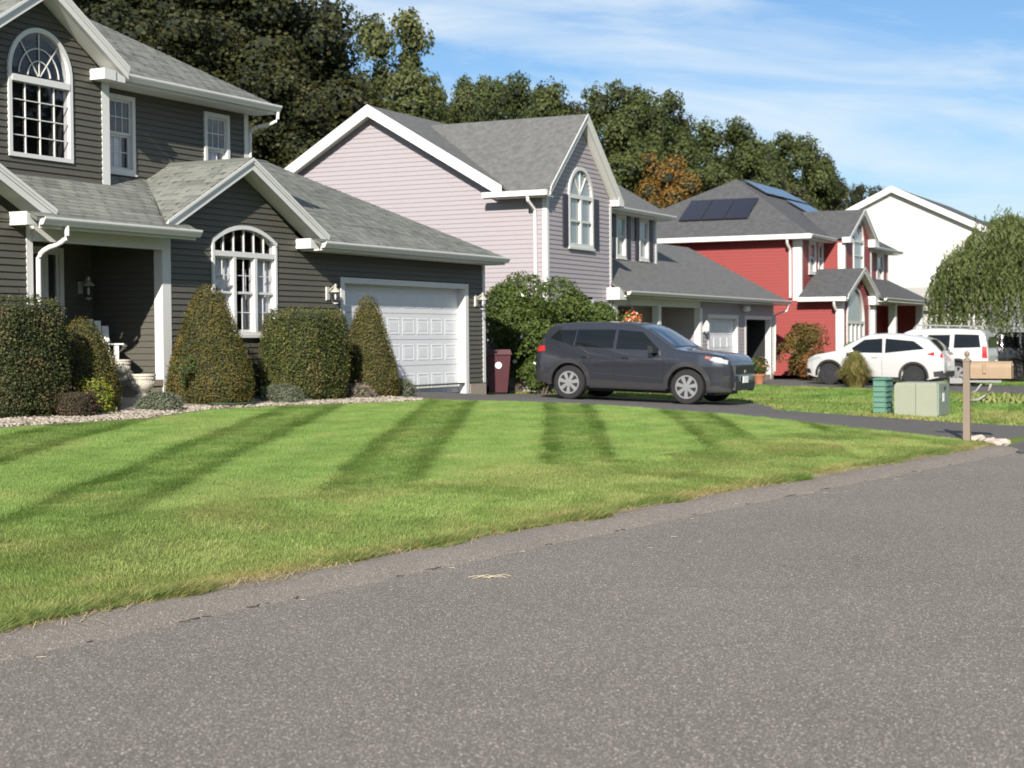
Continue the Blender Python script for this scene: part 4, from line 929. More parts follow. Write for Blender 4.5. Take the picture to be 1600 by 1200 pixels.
    sash_window(H, 2.25, 2.95, 4.0, 5.2, 1.53, 1, 1, trim=.1, curtain=None, glass='darkglass', frame='trimgrey', panes=False)
    f = H.build(MB().box(7.9, 8.0, 1.45, 1.53, .4, 2.6).box(9.6, 9.7, 1.45, 1.53, .4, 2.6).box(8.001, 9.599, 1.45, 1.53, 2.5, 2.6), 'front_door', M['trimgrey']); H.build(MB().box(8.001, 9.599, 1.48, 1.55, .4, 2.499), 'door_leaf', M['black'], f)
    def panel(name, P, nrm, lab, split):
        """P: four corners on a roof slope; split into modules along its first edge"""
        A, B, C_, D_ = [Vector(p) for p in P]; n = Vector(nrm).normalized(); root = None
        for k in range(split):
            a, b = A.lerp(B, k / split + .006), A.lerp(B, (k + 1) / split - .006); d, c = D_.lerp(C_, k / split + .006), D_.lerp(C_, (k + 1) / split - .006)
            mb = MB(); mb.hexa([q + n * .06 for q in (a, b, c, d)], [q + n * .10 for q in (a, b, c, d)]); o = H.build(mb, name, M['solarframe'])
            if lab and k == 0: o['label'] = lab
            i = [q.lerp((a + b + c + d) / 4, .03) for q in (a, b, c, d)]; H.build(MB().hexa([q + n * .101 for q in i], [q + n * .104 for q in i]), 'cell_sheet', M['solar'], o)
    zl = lambda x, y: (x, y, 5.36 + .579 * (x + .42)); zf = lambda x, y: (x, y, 5.36 + .607 * (y - 1.08))
    panel('solar_panel', (zl(.75, 3.75), zl(.75, 6.45), zl(2.2, 6.45), zl(2.2, 3.75)), (-.579, 0, 1), None, 3)
    panel('solar_panel', (zf(4.3, 4.15), zf(10.2, 4.15), zf(9.6, 5.1), zf(4.3, 5.1)), (0, -.607, 1), None, 5); panel('solar_panel', (zf(6.2, 2.55), zf(9.6, 2.55), zf(9.6, 3.95), zf(6.2, 3.95)), (0, -.607, 1), None, 3)
    return H
RH = red_house()
def white_house():
    H = House('house', 'white gabled house with a dark roof, farthest along the row behind the weeping tree', .45, (22.78, 80), -.4); m = M['whiteside']
    def side(z):
        if z < 6.8: return (.02, 8.6)
        k = (z - 6.8) / (8.86 - 6.8); return (.1 + (4.45 - .1) * k, 8.75 + (4.45 - 8.75) * k)
    lap(H, None, 'x', 0, side, 0, 8.86, m, course=.115, boards=False, proud=.012)
    lap(H, None, 'y', 0, lambda z: (.02, 14), 0, 6.8, m, course=.2, boards=False); H.build(MB().box(13.97, 14, .02, 8.6, 0, 6.8).box(0, 14, 8.6, 8.65, 0, 6.8), 'wall', m)
    S = M['charshingle']
    roof(H, [[(-.32, -.42), (14.3, -.42), (14.3, 4.45), (-.32, 4.45)]], 6.72, 0, .478, 0, -.42, S); roof(H, [[(-.32, 4.45), (14.3, 4.45), (14.3, 9.3), (-.32, 9.3)]], 9.05, 0, -.478, 0, 4.45, S)
    for ye in (-.45, 9.3):
        z1 = 9.04 - .478 * abs(ye - 4.45); mb = MB(); mb.hexa([(-.36, 4.45, 8.76), (-.36, ye, z1 - .28), (-.33, ye, z1 - .28), (-.33, 4.45, 8.76)], [(-.36, 4.45, 9.07), (-.36, ye, z1 + .03), (-.33, ye, z1 + .03), (-.33, 4.45, 9.07)]); H.build(mb, 'fascia', M['trim'])
        mb = MB(); mb.hexa([(-.33, 4.45, 8.78), (-.33, ye, z1 - .26), (-.0, ye, z1 - .26), (-.0, 4.45, 8.78)], [(-.33, 4.45, 8.8), (-.33, ye, z1 - .24), (-.0, ye, z1 - .24), (-.0, 4.45, 8.8)]); H.build(mb, 'soffit', M['soffit'])
    eave_return(H, -.36, .05, -.6, .02, 6.35, 6.6, 6.6); gutter(H, -.3, 14.3, -.42, 6.72)
    corner_trim(H, 0, 0, 0, 6.5, .12, .12, 1); H.build(MB().tube([(.25, -.46, 6.6), (.25, -.3, 6.4), (.2, -.06, 6.2), (.2, -.06, .2)], .05, 8), 'downspout', M['trim'], smooth=True)
    roof(H, [[(-3.2, -.8), (-.02, -.8), (-.02, 7.5), (-3.2, 7.5)]], 2.95, .36, 0, -3.2, 0, M['lightshingle']); H.build(MB().box(-2.9, -.02, -.5, 7.2, -.2, 2.85), 'side_wing', m)
    return H
white_house()
# ------------------------------------------------------------------ vehicles
def interp(T, x): return float(np.interp(x, [p[0] for p in T], [p[1] for p in T]))
def paint(name, col, metal=.4, rough=.32):
    m = mat(name, col, rough, .04, 3, metal=metal, coat=.8); return m
M['carglass'] = mat('car_glass', (.008, .010, .012), .06, .1, 2, spec=.38)
M['clearglass'] = mat('windscreen', (.03, .045, .06), .03, .1, 2, spec=1.0)
M['redlens'] = mat('red_lens', (.45, .01, .012), .15, .1, 8); M['clearlens'] = mat('clear_lens', (.34, .36, .38), .12, .1, 20, spec=.9)
M['rim'] = mat('alloy_silver', (.27, .27, .28), .35, .06, 10, metal=.35); M['rimdark'] = mat('alloy_dark', (.05, .05, .055), .35, .1, 10, metal=.5)
M['plate'] = mat('number_plate', (.75, .74, .74), .5, .05, 10); M['clad'] = mat('dark_cladding', (.020, .020, .022), .6, .12, 12)
M['amber'] = mat('amber_lens', (.35, .12, .09), .2, .1, 8); M['white_gloss'] = M['trim']
def car(name, label, cat, loc, heading, pitch, C):
    """x forward, y to the left, z up; wheels stand at z = 0"""
    root = empty(name, label, cat, loc); root.rotation_euler = (0, -pitch, heading)
    W2 = C['W'] / 2; top = C['top']; bot = C['bot']; plan = C['plan']; side = C['side']
    def hw(x, z): return W2 * interp(plan, x) * interp(side, z)
    def ztop(x, y=0):
        t = interp(top, x); w = max(.3, hw(x, t)); return t + C.get('crown', .035) * (1 - min(1, (y / w) ** 2))
    xs = sorted(set([p[0] for p in top] + [p[0] for p in plan] + list(np.linspace(top[0][0], top[-1][0], 56))))
    xs = [x for i, x in enumerate(xs) if i == 0 or x - xs[i - 1] > .004]
    K, T = 12, 7; V = []; n = None
    for x in xs:
        zb, zt = interp(bot, x), interp(top, x); rc = min(.07, (zt - zb) * .3); ring = []
        ring.append((0, zb)); ring.append((hw(x, zb) * .8, zb))
        for k in range(K):
            z = zb + .03 + (zt - rc - zb - .03) * k / (K - 1); ring.append((hw(x, z), z))
        we = hw(x, zt - rc)
        ring.append((we - rc * .16, zt - rc * .45)); ring.append((we - rc * .6, zt - rc * .08))
        for k in range(1, T + 1):
            y = (we - rc * .6) * (1 - k / T); ring.append((y, zt - rc * .08 * (1 - k / T) + C.get('crown', .035) * (1 - (1 - k / T) ** 2)))
        n = len(ring); V += [(x, y, z) for y, z in ring]
    F = []; nx = len(xs)
    for i in range(nx - 1):
        for k in range(n - 1): F.append((i * n + k, i * n + k + 1, (i + 1) * n + k + 1, (i + 1) * n + k))
    F.append(tuple(range(n))); F.append(tuple((nx - 1) * n + k for k in range(n - 1, -1, -1)))
    bm = bmesh.new(); vs = [bm.verts.new(v) for v in V]
    for f in F: bm.faces.new([vs[i] for i in f])
    g = bmesh.ops.duplicate(bm, geom=bm.verts[:] + bm.edges[:] + bm.faces[:])
    for v in g['geom']:
        if isinstance(v, bmesh.types.BMVert): v.co.y = -v.co.y
    bmesh.ops.remove_doubles(bm, verts=bm.verts[:], dist=.0004); bmesh.ops.recalc_face_normals(bm, faces=bm.faces[:])
    # drop the inner walls that lie on the centre plane
    me = D.meshes.new('body'); bm.to_mesh(me); bm.free()
    tmp = D.objects.new('body', me); COL.objects.link(tmp)
    rw = C['rw']; cuts = []
    for x in C['axles']:
        for s in (-1, 1):
            cb = MB().lathe([(rw + .07, -.17), (rw + .07, .3)] if s > 0 else [(rw + .07, -.3), (rw + .07, .17)], 36, (x, s * (W2 - .13), rw), 'y').build('cutter', M['black']); cuts.append(cb)
            md = tmp.modifiers.new('b', 'BOOLEAN'); md.operation = 'DIFFERENCE'; md.object = cb; md.solver = 'EXACT'
    dg = bpy.context.evaluated_depsgraph_get(); dg.update(); me2 = D.meshes.new_from_object(tmp.evaluated_get(dg)); tmp.modifiers.clear()
    D.objects.remove(tmp); D.meshes.remove(me)
    for c in cuts: D.objects.remove(c)
    me2.name = 'body'; me2.materials.clear(); me2.materials.append(C['paint'])
    me2.polygons.foreach_set('material_index', [0] * len(me2.polygons)); me2.polygons.foreach_set('use_smooth', [True] * len(me2.polygons)); me2.set_sharp_from_angle(angle=math.radians(38))
    link('body', me2, root)
    def patch(nm, quad, m, off=.008, nu=10, nv=6, sides=(-1, 1), parent=None, thick=.012):
        """side panel: quad of (x, z) corners laid on the body side"""
        a, b, c, d = [np.array(q, float) for q in quad]; res = []
        for s in sides:
            vs = []; fs = []
            for j in range(nv + 1):
                for i in range(nu + 1):
                    u, v = i / nu, j / nv; p = (a * (1 - u) + b * u) * (1 - v) + (d * (1 - u) + c * u) * v; vs.append((p[0], s * (hw(p[0], p[1]) + off), p[1]))
            N_ = len(vs); vs += [(x, y - s * thick, z) for x, y, z in vs]; k = nu + 1
            for j in range(nv):
                for i in range(nu): fs.append((j * k + i, j * k + i + 1, (j + 1) * k + i + 1, (j + 1) * k + i))
            rim = [j * k for j in range(nv + 1)]; rim = list(range(nu + 1)) + [j * k + nu for j in range(1, nv + 1)] + [nv * k + i for i in range(nu - 1, -1, -1)] + [j * k for j in range(nv - 1, 0, -1)]
            for q in range(len(rim)): r0, r1 = rim[q], rim[(q + 1) % len(rim)]; fs.append((r0, r1, r1 + N_, r0 + N_))
            res.append(MB().add(vs, fs).build(nm, m, parent or root, smooth=True, sharp=40))
        return res
    def deckpatch(nm, x0, x1, y0, y1, m, off=.012, nu=8, nv=10):
        """panel laid on the upper surface between two stations; y0, y1 half widths"""
        vs = []; fs = []
        for i in range(nu + 1):
            x = x0 + (x1 - x0) * i / nu; w = y0 + (y1 - y0) * i / nu
            for j in range(nv + 1): y = -w + 2 * w * j / nv; vs.append((x, y, ztop(x, y) + off))
        k = nv + 1; N_ = len(vs); vs += [(x, y, z - .02) for x, y, z in vs]
        for i in range(nu):
            for j in range(nv): fs.append((i * k + j, i * k + j + 1, (i + 1) * k + j + 1, (i + 1) * k + j))
        rim = list(range(k)) + [i * k + nv for i in range(1, nu + 1)] + [nu * k + j for j in range(nv - 1, -1, -1)] + [i * k for i in range(nu - 1, 0, -1)]
        for q in range(len(rim)): r0, r1 = rim[q], rim[(q + 1) % len(rim)]; fs.append((r0, r1, r1 + N_, r0 + N_))
        return MB().add(vs, fs).build(nm, m, root, smooth=True, sharp=50)
    for nm, q, m in C['patches']: patch(nm, q, m)
    for q in C.get('decks', ()): deckpatch(*q)
    for nm, x0, x1, y0, y1, z0, z1, m in C.get('boxes', ()):
        mb = MB(); b = min(.03, (x1 - x0) * .3, (z1 - z0) * .3)
        mb.hexa([(x0, y0, z0 + b), (x1, y0 + b, z0 + b), (x1, y1 - b, z0 + b), (x0, y1, z0 + b)], [(x0, y0, z1), (x1, y0 + b, z1 - b), (x1, y1 - b, z1 - b), (x0, y1, z1)]); mb.build(nm, m, root)
    for s in (-1, 1):                                   # mirrors
        x, z = C['mirror']; y = hw(x, z); mb = MB(); mb.hexa([(x - .06, s * (y + .02), z - .07), (x + .10, s * (y + .04), z - .06), (x + .06, s * (y + .23), z - .05), (x - .06, s * (y + .23), z - .06)], [(x - .06, s * (y + .04), z + .08), (x + .07, s * (y + .05), z + .07), (x + .04, s * (y + .22), z + .09), (x - .06, s * (y + .22), z + .10)])
        mb.bar((x + .02, s * (y - .03), z - .05), (x + .02, s * (y + .06), z - .03), .06, .04); mb.build('mirror', C.get('mirrormat', C['paint']), root)
        for x in C['handles']: z = C['hz']; y = hw(x, z); MB().box(x - .09, x + .09, min(s * (y + .004), s * (y + .035)), max(s * (y + .004), s * (y + .035)), z - .015, z + .015).build('door_handle', C['paint'], root)
        for xl, za, zb_ in C['shuts']:                  # door shut lines
            P = [(xl + .03 * math.sin((za + (zb_ - za) * i / 8 - za) * 2), za + (zb_ - za) * i / 8) for i in range(9)]; mb = MB()
            for (xa, z0), (xb, z1) in zip(P[:-1], P[1:]): mb.bar((xa, s * (hw(xa, z0) + .0015), z0), (xb, s * (hw(xb, z1) + .0015), z1), .008, .006)
            mb.build('shut_line', M['black'], root)
        for x in C['axles']:
            if C.get('archw', 0):
                mb = MB(); a0, a1 = -.12, PI + .12; nn = 22
                for i in range(nn):
                    t0, t1 = a0 + (a1 - a0) * i / nn, a0 + (a1 - a0) * (i + 1) / nn; r0, r1 = rw + .062, rw + .062 + C['archw']; ps = []
                    for t, r in ((t0, r0), (t1, r0), (t1, r1), (t0, r1)): xx, zz = x + r * math.cos(t), rw + r * math.sin(t); ps.append((xx, s * (hw(xx, max(zz, .2)) + .014), max(zz, .16)))
                    mb.hexa(ps, [(p[0], p[1] - s * .03, p[2]) for p in ps])
                mb.build('arch_trim', M['clad'], root)
            w = MB(); tw = C['tw']; yc = s * (W2 - .02 - tw / 2)
            prof = [(rw * .66, -tw / 2), (rw * .93, -tw / 2), (rw, -tw * .36), (rw, tw * .36), (rw * .93, tw / 2), (rw * .66, tw / 2)]
            wo = D.objects.new('wheel', None); COL.objects.link(wo); wo.parent = root; wo.location = (x, yc, rw); wo.empty_display_size = .1
            MB().lathe(prof, 36, (0, 0, 0), 'y').build('tyre', M['rubber'], wo, smooth=True, sharp=35)
            mb = MB(); R = rw * .675; ys = s * tw * .5
            for i in range(28):
                a, b = 2 * PI * i / 28, 2 * PI * (i + 1) / 28
                mb.hexa([(r * math.cos(t), ys * .92, r * math.sin(t)) for r, t in ((R * .86, a), (R, a), (R, b), (R * .86, b))], [(r * math.cos(t), ys * 1.04, r * math.sin(t)) for r, t in ((R * .88, a), (R, a), (R, b), (R * .88, b))])
            ns = C['spokes']
            for i in range(ns):
                a = 2 * PI * i / ns + .2; ww = C['spokew'] * R; e = Vector((-math.sin(a), 0, math.cos(a))); rr = Vector((math.cos(a), 0, math.sin(a)))
                p = [rr * (R * .15) + e * ww * .32, rr * (R * .9) + e * ww * .5, rr * (R * .9) - e * ww * .5, rr * (R * .15) - e * ww * .32]
                mb.hexa([(q.x, ys * .80, q.z) for q in p], [(q.x, ys * (1.0 if k in (1, 2) else 1.06), q.z) for k, q in enumerate(p)])
            mb.lathe([(R * .24, 0), (R * .22, ys * .2)], 16, (0, ys * .88, 0), 'y'); mb.build('rim', C['rimm'], wo)
            MB().lathe([(R * .95, 0), (R * .95, ys * .1)], 28, (0, ys * .62, 0), 'y').build('brake_disc', M['black'], wo)
    MB().box(C['axles'][1] - .6, C['axles'][0] + .55, -W2 * .72, W2 * .72, .2, .34).build('underbody', M['black'], root)
    return root
SIDE = [(.15, .90), (.3, .955), (.5, .98), (.62, .982), (.78, 1.0), (.86, .995), (.94, .975), (1.05, .945), (1.2, .90), (1.4, .82), (1.6, .735), (1.9, .68)]
SUV = dict(W=1.855, rw=.362, tw=.225, axles=(1.37, -1.32), paint=paint('grey_paint', (.044, .048, .062), .55, .25), mirror=(.62, 1.10), mirrormat=M['black'], handles=(-.02, -.98), hz=.93,
    crown=.022, top=[(-2.18, .80), (-2.17, .98), (-2.12, 1.14), (-1.98, 1.40), (-1.88, 1.55), (-1.72, 1.605), (-1.2, 1.645), (-.5, 1.66), (.0, 1.65), (.2, 1.61), (.42, 1.515), (.95, 1.205), (1.08, 1.135), (1.28, 1.11), (1.8, 1.07), (2.06, 1.03), (2.17, .975), (2.235, .88), (2.265, .74), (2.30, .62)],
    bot=[(-2.18, .46), (-2.1, .36), (-1.9, .29), (1.8, .27), (2.2, .29), (2.30, .37)],
    plan=[(-2.18, .84), (-2.1, .91), (-1.95, .955), (-1.6, .99), (-1, 1), (1.2, 1), (1.6, .985), (1.9, .94), (2.1, .87), (2.24, .78), (2.30, .70)], side=SIDE,
    patches=[('side_window', [(-.25, 1.115), (.74, 1.105), (.30, 1.475), (-.25, 1.51)], M['carglass']), ('side_window', [(-1.22, 1.145), (-.32, 1.115), (-.32, 1.51), (-1.20, 1.49)], M['carglass']), ('side_window', [(-1.84, 1.30), (-1.25, 1.15), (-1.23, 1.485), (-1.66, 1.475)], M['carglass']),
             ('sill_trim', [(-.85, .27), (.90, .27), (.90, .41), (-.85, .45)], M['clad']), ('headlight', [(1.84, .93), (2.20, .85), (2.205, .935), (1.90, .995)], M['clearlens']), ('turn_lens', [(1.74, .965), (1.83, .945), (1.88, .995), (1.76, 1.01)], M['amber']), ('tail_light', [(-2.15, 1.0), (-1.92, 1.03), (-1.95, 1.13), (-2.1, 1.12)], M['redlens']), ('door_crease', [(-.80, .585), (.86, .50), (.86, .515), (-.80, .60)], M['clad']), ('bumper_trim', [(-2.16, .36), (-1.76, .34), (-1.72, .50), (-2.16, .62)], M['clad']), ('bumper_trim', [(1.80, .26), (2.27, .28), (2.26, .40), (1.80, .40)], M['clad']),
             ('fog_housing', [(2.06, .36), (2.27, .36), (2.24, .62), (2.12, .60)], M['black'])],
    decks=[('windscreen', 1.02, .36, .68, .56, M['clearglass']), ('rear_window', -2.10, -1.92, .6, .55, M['carglass']), ('roof_panel', -1.75, .2, .52, .54, paint('roof_grey', (.05, .05, .06), .5, .3), .004)],
    boxes=[('grille', 2.235, 2.315, -.60, .60, .62, .84, M['black']), ('bumper_intake', 2.27, 2.325, -.60, .60, .30, .50, M['clad']), ('number_plate', 2.325, 2.335, -.16, .16, .46, .60, M['plate']), ('badge', 2.315, 2.322, -.05, .05, .67, .73, M['metal'])],
    shuts=[(-.28, .42, 1.07), (.82, .42, 1.07), (-1.0, .62, 1.07)], archw=.095, spokes=7, spokew=.36, rimm=M['rim'])
# light crossover: coupe-like glass line, black wheels
HRV = dict(W=1.78, rw=.335, tw=.215, axles=(1.36, -1.25), paint=paint('white_paint', (.45, .45, .445), 0, .3), mirror=(.72, 1.06), handles=(-.05,), hz=.90,
    top=[(-2.14, .78), (-2.12, .95), (-2.06, 1.06), (-1.85, 1.27), (-1.62, 1.46), (-1.4, 1.525), (-.8, 1.59), (-.2, 1.605), (.15, 1.58), (.4, 1.50), (1.0, 1.16), (1.18, 1.06), (1.4, 1.01), (1.85, .92), (2.05, .82), (2.13, .70), (2.16, .60)],
    bot=[(-2.14, .45), (-2.0, .30), (-1.7, .22), (1.8, .20), (2.16, .30)],
    plan=[(-2.14, .80), (-2.05, .88), (-1.85, .95), (-1.5, .99), (-1, 1), (1.2, 1), (1.6, .98), (1.9, .92), (2.08, .82), (2.16, .70)], side=SIDE,
    patches=[('side_window', [(-.28, 1.03), (.86, 1.02), (.32, 1.42), (-.24, 1.47)], M['carglass']), ('side_window', [(-1.55, 1.18), (-.36, 1.03), (-.34, 1.47), (-1.2, 1.41)], M['carglass']),
             ('tail_light', [(-2.10, .92), (-1.62, 1.02), (-1.80, 1.09), (-2.07, 1.06)], M['redlens']), ('sill_trim', [(-.86, .20), (.9, .20), (.9, .30), (-.86, .30)], M['clad']), ('bumper_trim', [(-2.12, .36), (-1.86, .34), (-1.84, .50), (-2.12, .54)], M['clad']), ('headlight', [(1.62, .84), (2.08, .70), (2.10, .78), (1.74, .90)], M['clearlens']), ('bumper_grille', [(1.95, .34), (2.14, .36), (2.13, .50), (2.0, .48)], M['black'])],
    decks=[('windscreen', 1.06, .34, .66, .56, M['clearglass']), ('rear_window', -2.02, -1.66, .58, .50, M['carglass'])],
    boxes=[('rear_bumper', -2.18, -2.135, -.55, .55, .34, .52, M['clad']), ('number_plate', -2.165, -2.15, -.16, .16, .66, .78, M['plate']), ('grille', 2.135, 2.18, -.5, .5, .44, .62, M['black']), ('shark_fin', -1.45, -1.3, -.02, .02, 1.54, 1.62, M['trim'])],
    shuts=[(-.30, .34, 1.02), (.92, .34, 1.02)], archw=.06, spokes=10, spokew=.2, rimm=M['rimdark'])
BOXY = dict(W=1.85, rw=.385, tw=.245, axles=(1.4, -1.3), paint=paint('white_paint_old', (.45, .45, .44), 0, .35), mirror=(.75, 1.22), mirrormat=M['black'], handles=(.0,), hz=1.02, crown=.03,
    top=[(-2.24, .95), (-2.22, 1.2), (-2.16, 1.45), (-2.08, 1.70), (-1.95, 1.80), (-1.4, 1.835), (-.4, 1.835), (-.2, 1.80), (.2, 1.79), (.42, 1.70), (1.0, 1.28), (1.15, 1.19), (1.9, 1.12), (2.15, 1.05), (2.22, .9)],
    bot=[(-2.24, .55), (-2.0, .42), (1.8, .42), (2.22, .5)], plan=[(-2.24, .90), (-2.1, .95), (-1.8, .99), (1.7, .99), (2.05, .95), (2.22, .86)], side=[(.3, .94), (.6, .99), (.9, 1), (1.1, .98), (1.3, .94), (1.6, .86), (1.85, .80)],
    patches=[('side_window', [(-.22, 1.22), (.80, 1.20), (.42, 1.60), (-.22, 1.62)], M['carglass']), ('side_window', [(-1.02, 1.22), (-.32, 1.22), (-.32, 1.62), (-1.02, 1.64)], M['carglass']), ('side_window', [(-2.0, 1.26), (-1.16, 1.22), (-1.16, 1.66), (-1.92, 1.66)], M['carglass']), ('tail_light', [(-2.22, .92), (-2.06, .92), (-2.05, 1.30), (-2.18, 1.30)], M['redlens']),
             ('side_trim', [(-.85, .42), (.85, .42), (.85, .52), (-.85, .52)], M['clad']), ('headlight', [(1.95, .88), (2.18, .86), (2.17, 1.02), (1.98, 1.04)], M['clearlens'])],
    decks=[('windscreen', 1.02, .40, .68, .6, M['clearglass'])],
    boxes=[('rear_bumper', -2.34, -2.22, -.86, .86, .52, .72, M['clad']), ('rear_window', -2.235, -2.20, -.62, .62, 1.25, 1.6, M['carglass']), ('number_plate', -2.36, -2.345, -.16, .16, .75, .87, M['plate']), ('grille', 2.2, 2.26, -.5, .5, .7, .95, M['black'])],
    shuts=[(-.27, .55, 1.2), (.9, .55, 1.2), (-1.08, .8, 1.2)], archw=.06, spokes=6, spokew=.42, rimm=M['rim'])
DARK = dict(BOXY); DARK.update(paint=paint('black_paint', (.012, .013, .016), .2, .25), W=1.95, rimm=M['rimdark'])
def gp(x, y, dz=0): return (x, y, gxy(x, y) + dz)
def place_car(nm, label, cat, rear, heading, C, side, slope=None):
    """rear: ground point of the near-side rear wheel; side: +1 when the near side is the car's left"""
    h = Vector((math.cos(heading), math.sin(heading), 0)); l = Vector((-h.y, h.x, 0)); hwid = C['W'] / 2 - .13
    p = Vector((rear[0], rear[1], 0)) - h * C['axles'][1] - l * (side * hwid)
    a = p + h * C['axles'][0]; b = p + h * C['axles'][1]; za, zb = gxy(a.x, a.y), gxy(b.x, b.y); dz = .03
    pitch = math.atan2(za - zb, C['axles'][0] - C['axles'][1]); z0 = zb - (za - zb) / (C['axles'][0] - C['axles'][1]) * C['axles'][1]
    return car(nm, label, cat, (p.x, p.y, z0 + dz), heading, pitch, C)
place_car('parked_suv', 'dark grey SUV with silver hubcaps parked on the near driveway beside the olive garage', 'suv', (1.25, 35.65), -math.radians(27.5), SUV, -1)
place_car('parked_car', 'white sloping-roof crossover with black wheels, behind the green cabinets', 'car', (12.2, 50.5), PI - math.radians(27), HRV, 1)
place_car('parked_suv', 'boxy white SUV with a roof rack and silver wheels behind the mailbox post', 'suv', (14.25, 53.2), PI - math.radians(27), BOXY, 1)
place_car('parked_suv', 'black SUV half hidden under the weeping tree at the right edge', 'suv', (19.2, 63.5), -math.radians(8), DARK, -1)
bx = [o for o in D.objects if o.name == 'parked_suv.001'][0]
for s in (-1, 1): MB().tube([(-1.8, s * .62, 1.83), (-1.7, s * .62, 1.92), (.1, s * .62, 1.93), (.2, s * .62, 1.80)], .025, 8).build('roof_rail', M['greybrace'], bx)
mb = MB()
for k in range(4): mb.bar((-1.6 + .55 * k, -.62, 1.92), (-1.6 + .55 * k, .62, 1.92), .04, .04)
mb.build('roof_rack', M['greybrace'], bx)
# ------------------------------------------------------------------ street furniture and small things
def mailbox():
    x, y = 6.68, 24.42; z = gxy(x, y); ang = -math.radians(26.4)
    t = empty('mailbox', 'tan mailbox on a taupe post at the end of the near driveway', 'mailbox', (x, y, z), ang)
    MB().hexa([(-.05, -.05, -.2), (.05, -.05, -.2), (.05, .05, -.2), (-.05, .05, -.2)], [(-.048, -.048, 1.17), (.048, -.048, 1.17), (.048, .048, 1.17), (-.048, .048, 1.17)]).box(-.056, .056, -.056, .056, 1.171, 1.19).build('post', M['tanpost'], t)
    MB().lathe([(.055, 1.19), (.04, 1.21), (.022, 1.225), (.02, 1.245), (.036, 1.262), (.04, 1.285), (.03, 1.31), (.008, 1.325)], 14).build('finial', M['tanpost'], t, smooth=True, sharp=50)
    L = .56; hgt = .25; w = .10; P = [(-w, 0), (w, 0), (w, hgt - w)] + [(w * math.cos(a), hgt - w + w * math.sin(a)) for a in np.linspace(.2, PI - .2, 9)] + [(-w, hgt - w)]
    mb = MB(); mb.hexa([(.065, a, .925 + b) for a, b in P], [(.065 + L, a, .925 + b) for a, b in P]); mb.build('box', M['tan'], t)
    mb = MB(); mb.hexa([(.067 + L, a * 1.05, .922 + b * 1.03) for a, b in P], [(.067 + L + .018, a * 1.03, .922 + b * 1.02) for a, b in P]); mb.box(.09 + L - .01, .09 + L + .012, -.02, .02, 1.11, 1.14); mb.build('lid', M['tan'], t)
    MB().box(-.22, .50, -.045, .045, .865, .90).box(-.24, -.06, -.05, .05, .85, .93).build('support_arm', M['greybrace'], t)
    MB().tube([(.05, 0, .60), (.16, 0, .61), (.26, 0, .66), (.32, 0, .75), (.35, 0, .86)], .022, 8).tube([(.05, 0, .70), (.13, 0, .74), (.22, 0, .86)], .014, 8).build('brace', M['greybrace'], t, smooth=True)
    MB().box(.25, .29, -.125, -.105, 1.0, 1.13).build('flag', M['tan'], t)
mailbox()
def stones():
    r = random.Random(4)
    spots = [(6.86, 24.62, .14), (7.0, 24.36, .11), (7.12, 24.16, .10), (7.02, 23.98, .17), (7.2, 24.0, .10), (6.94, 24.2, .08), (6.78, 24.85, .08)]
    for k, (x, y, s) in enumerate(spots):
        bm = bmesh.new(); bmesh.ops.create_icosphere(bm, subdivisions=2, radius=1)
        for v in bm.verts: v.co *= 1 + .28 * math.sin(v.co.x * 3 + k) * math.cos(v.co.y * 4 + k * 2) + r.uniform(-.07, .07)
        me = D.meshes.new('edging_stone'); bm.to_mesh(me); bm.free(); me.materials.append(M['edgestone'])
        o = link('edging_stone', me, loc=gp(x, y, .03)); o.scale = (s, s * .75, s * .38); o.rotation_euler = (0, 0, k * 1.1)
        tag(o, ['broad pale stone closest to the foot of the mailbox post, on its right', 'pale stone second from the mailbox post', 'pale stone in the middle of the row by the mailbox', 'largest flat white stone at the kerb end of the row by the mailbox', 'white stone outermost on the asphalt side of the row', 'small pale stone on the grass side of the row', 'small pale stone on the drive side at the mailbox foot'][k], 'stone', 'pale stones beside the mailbox')
M['edgestone'] = mat('pale_rock', (.46, .38, .33), .9, .2, 6, bump=.5, bscale=20)
stones()
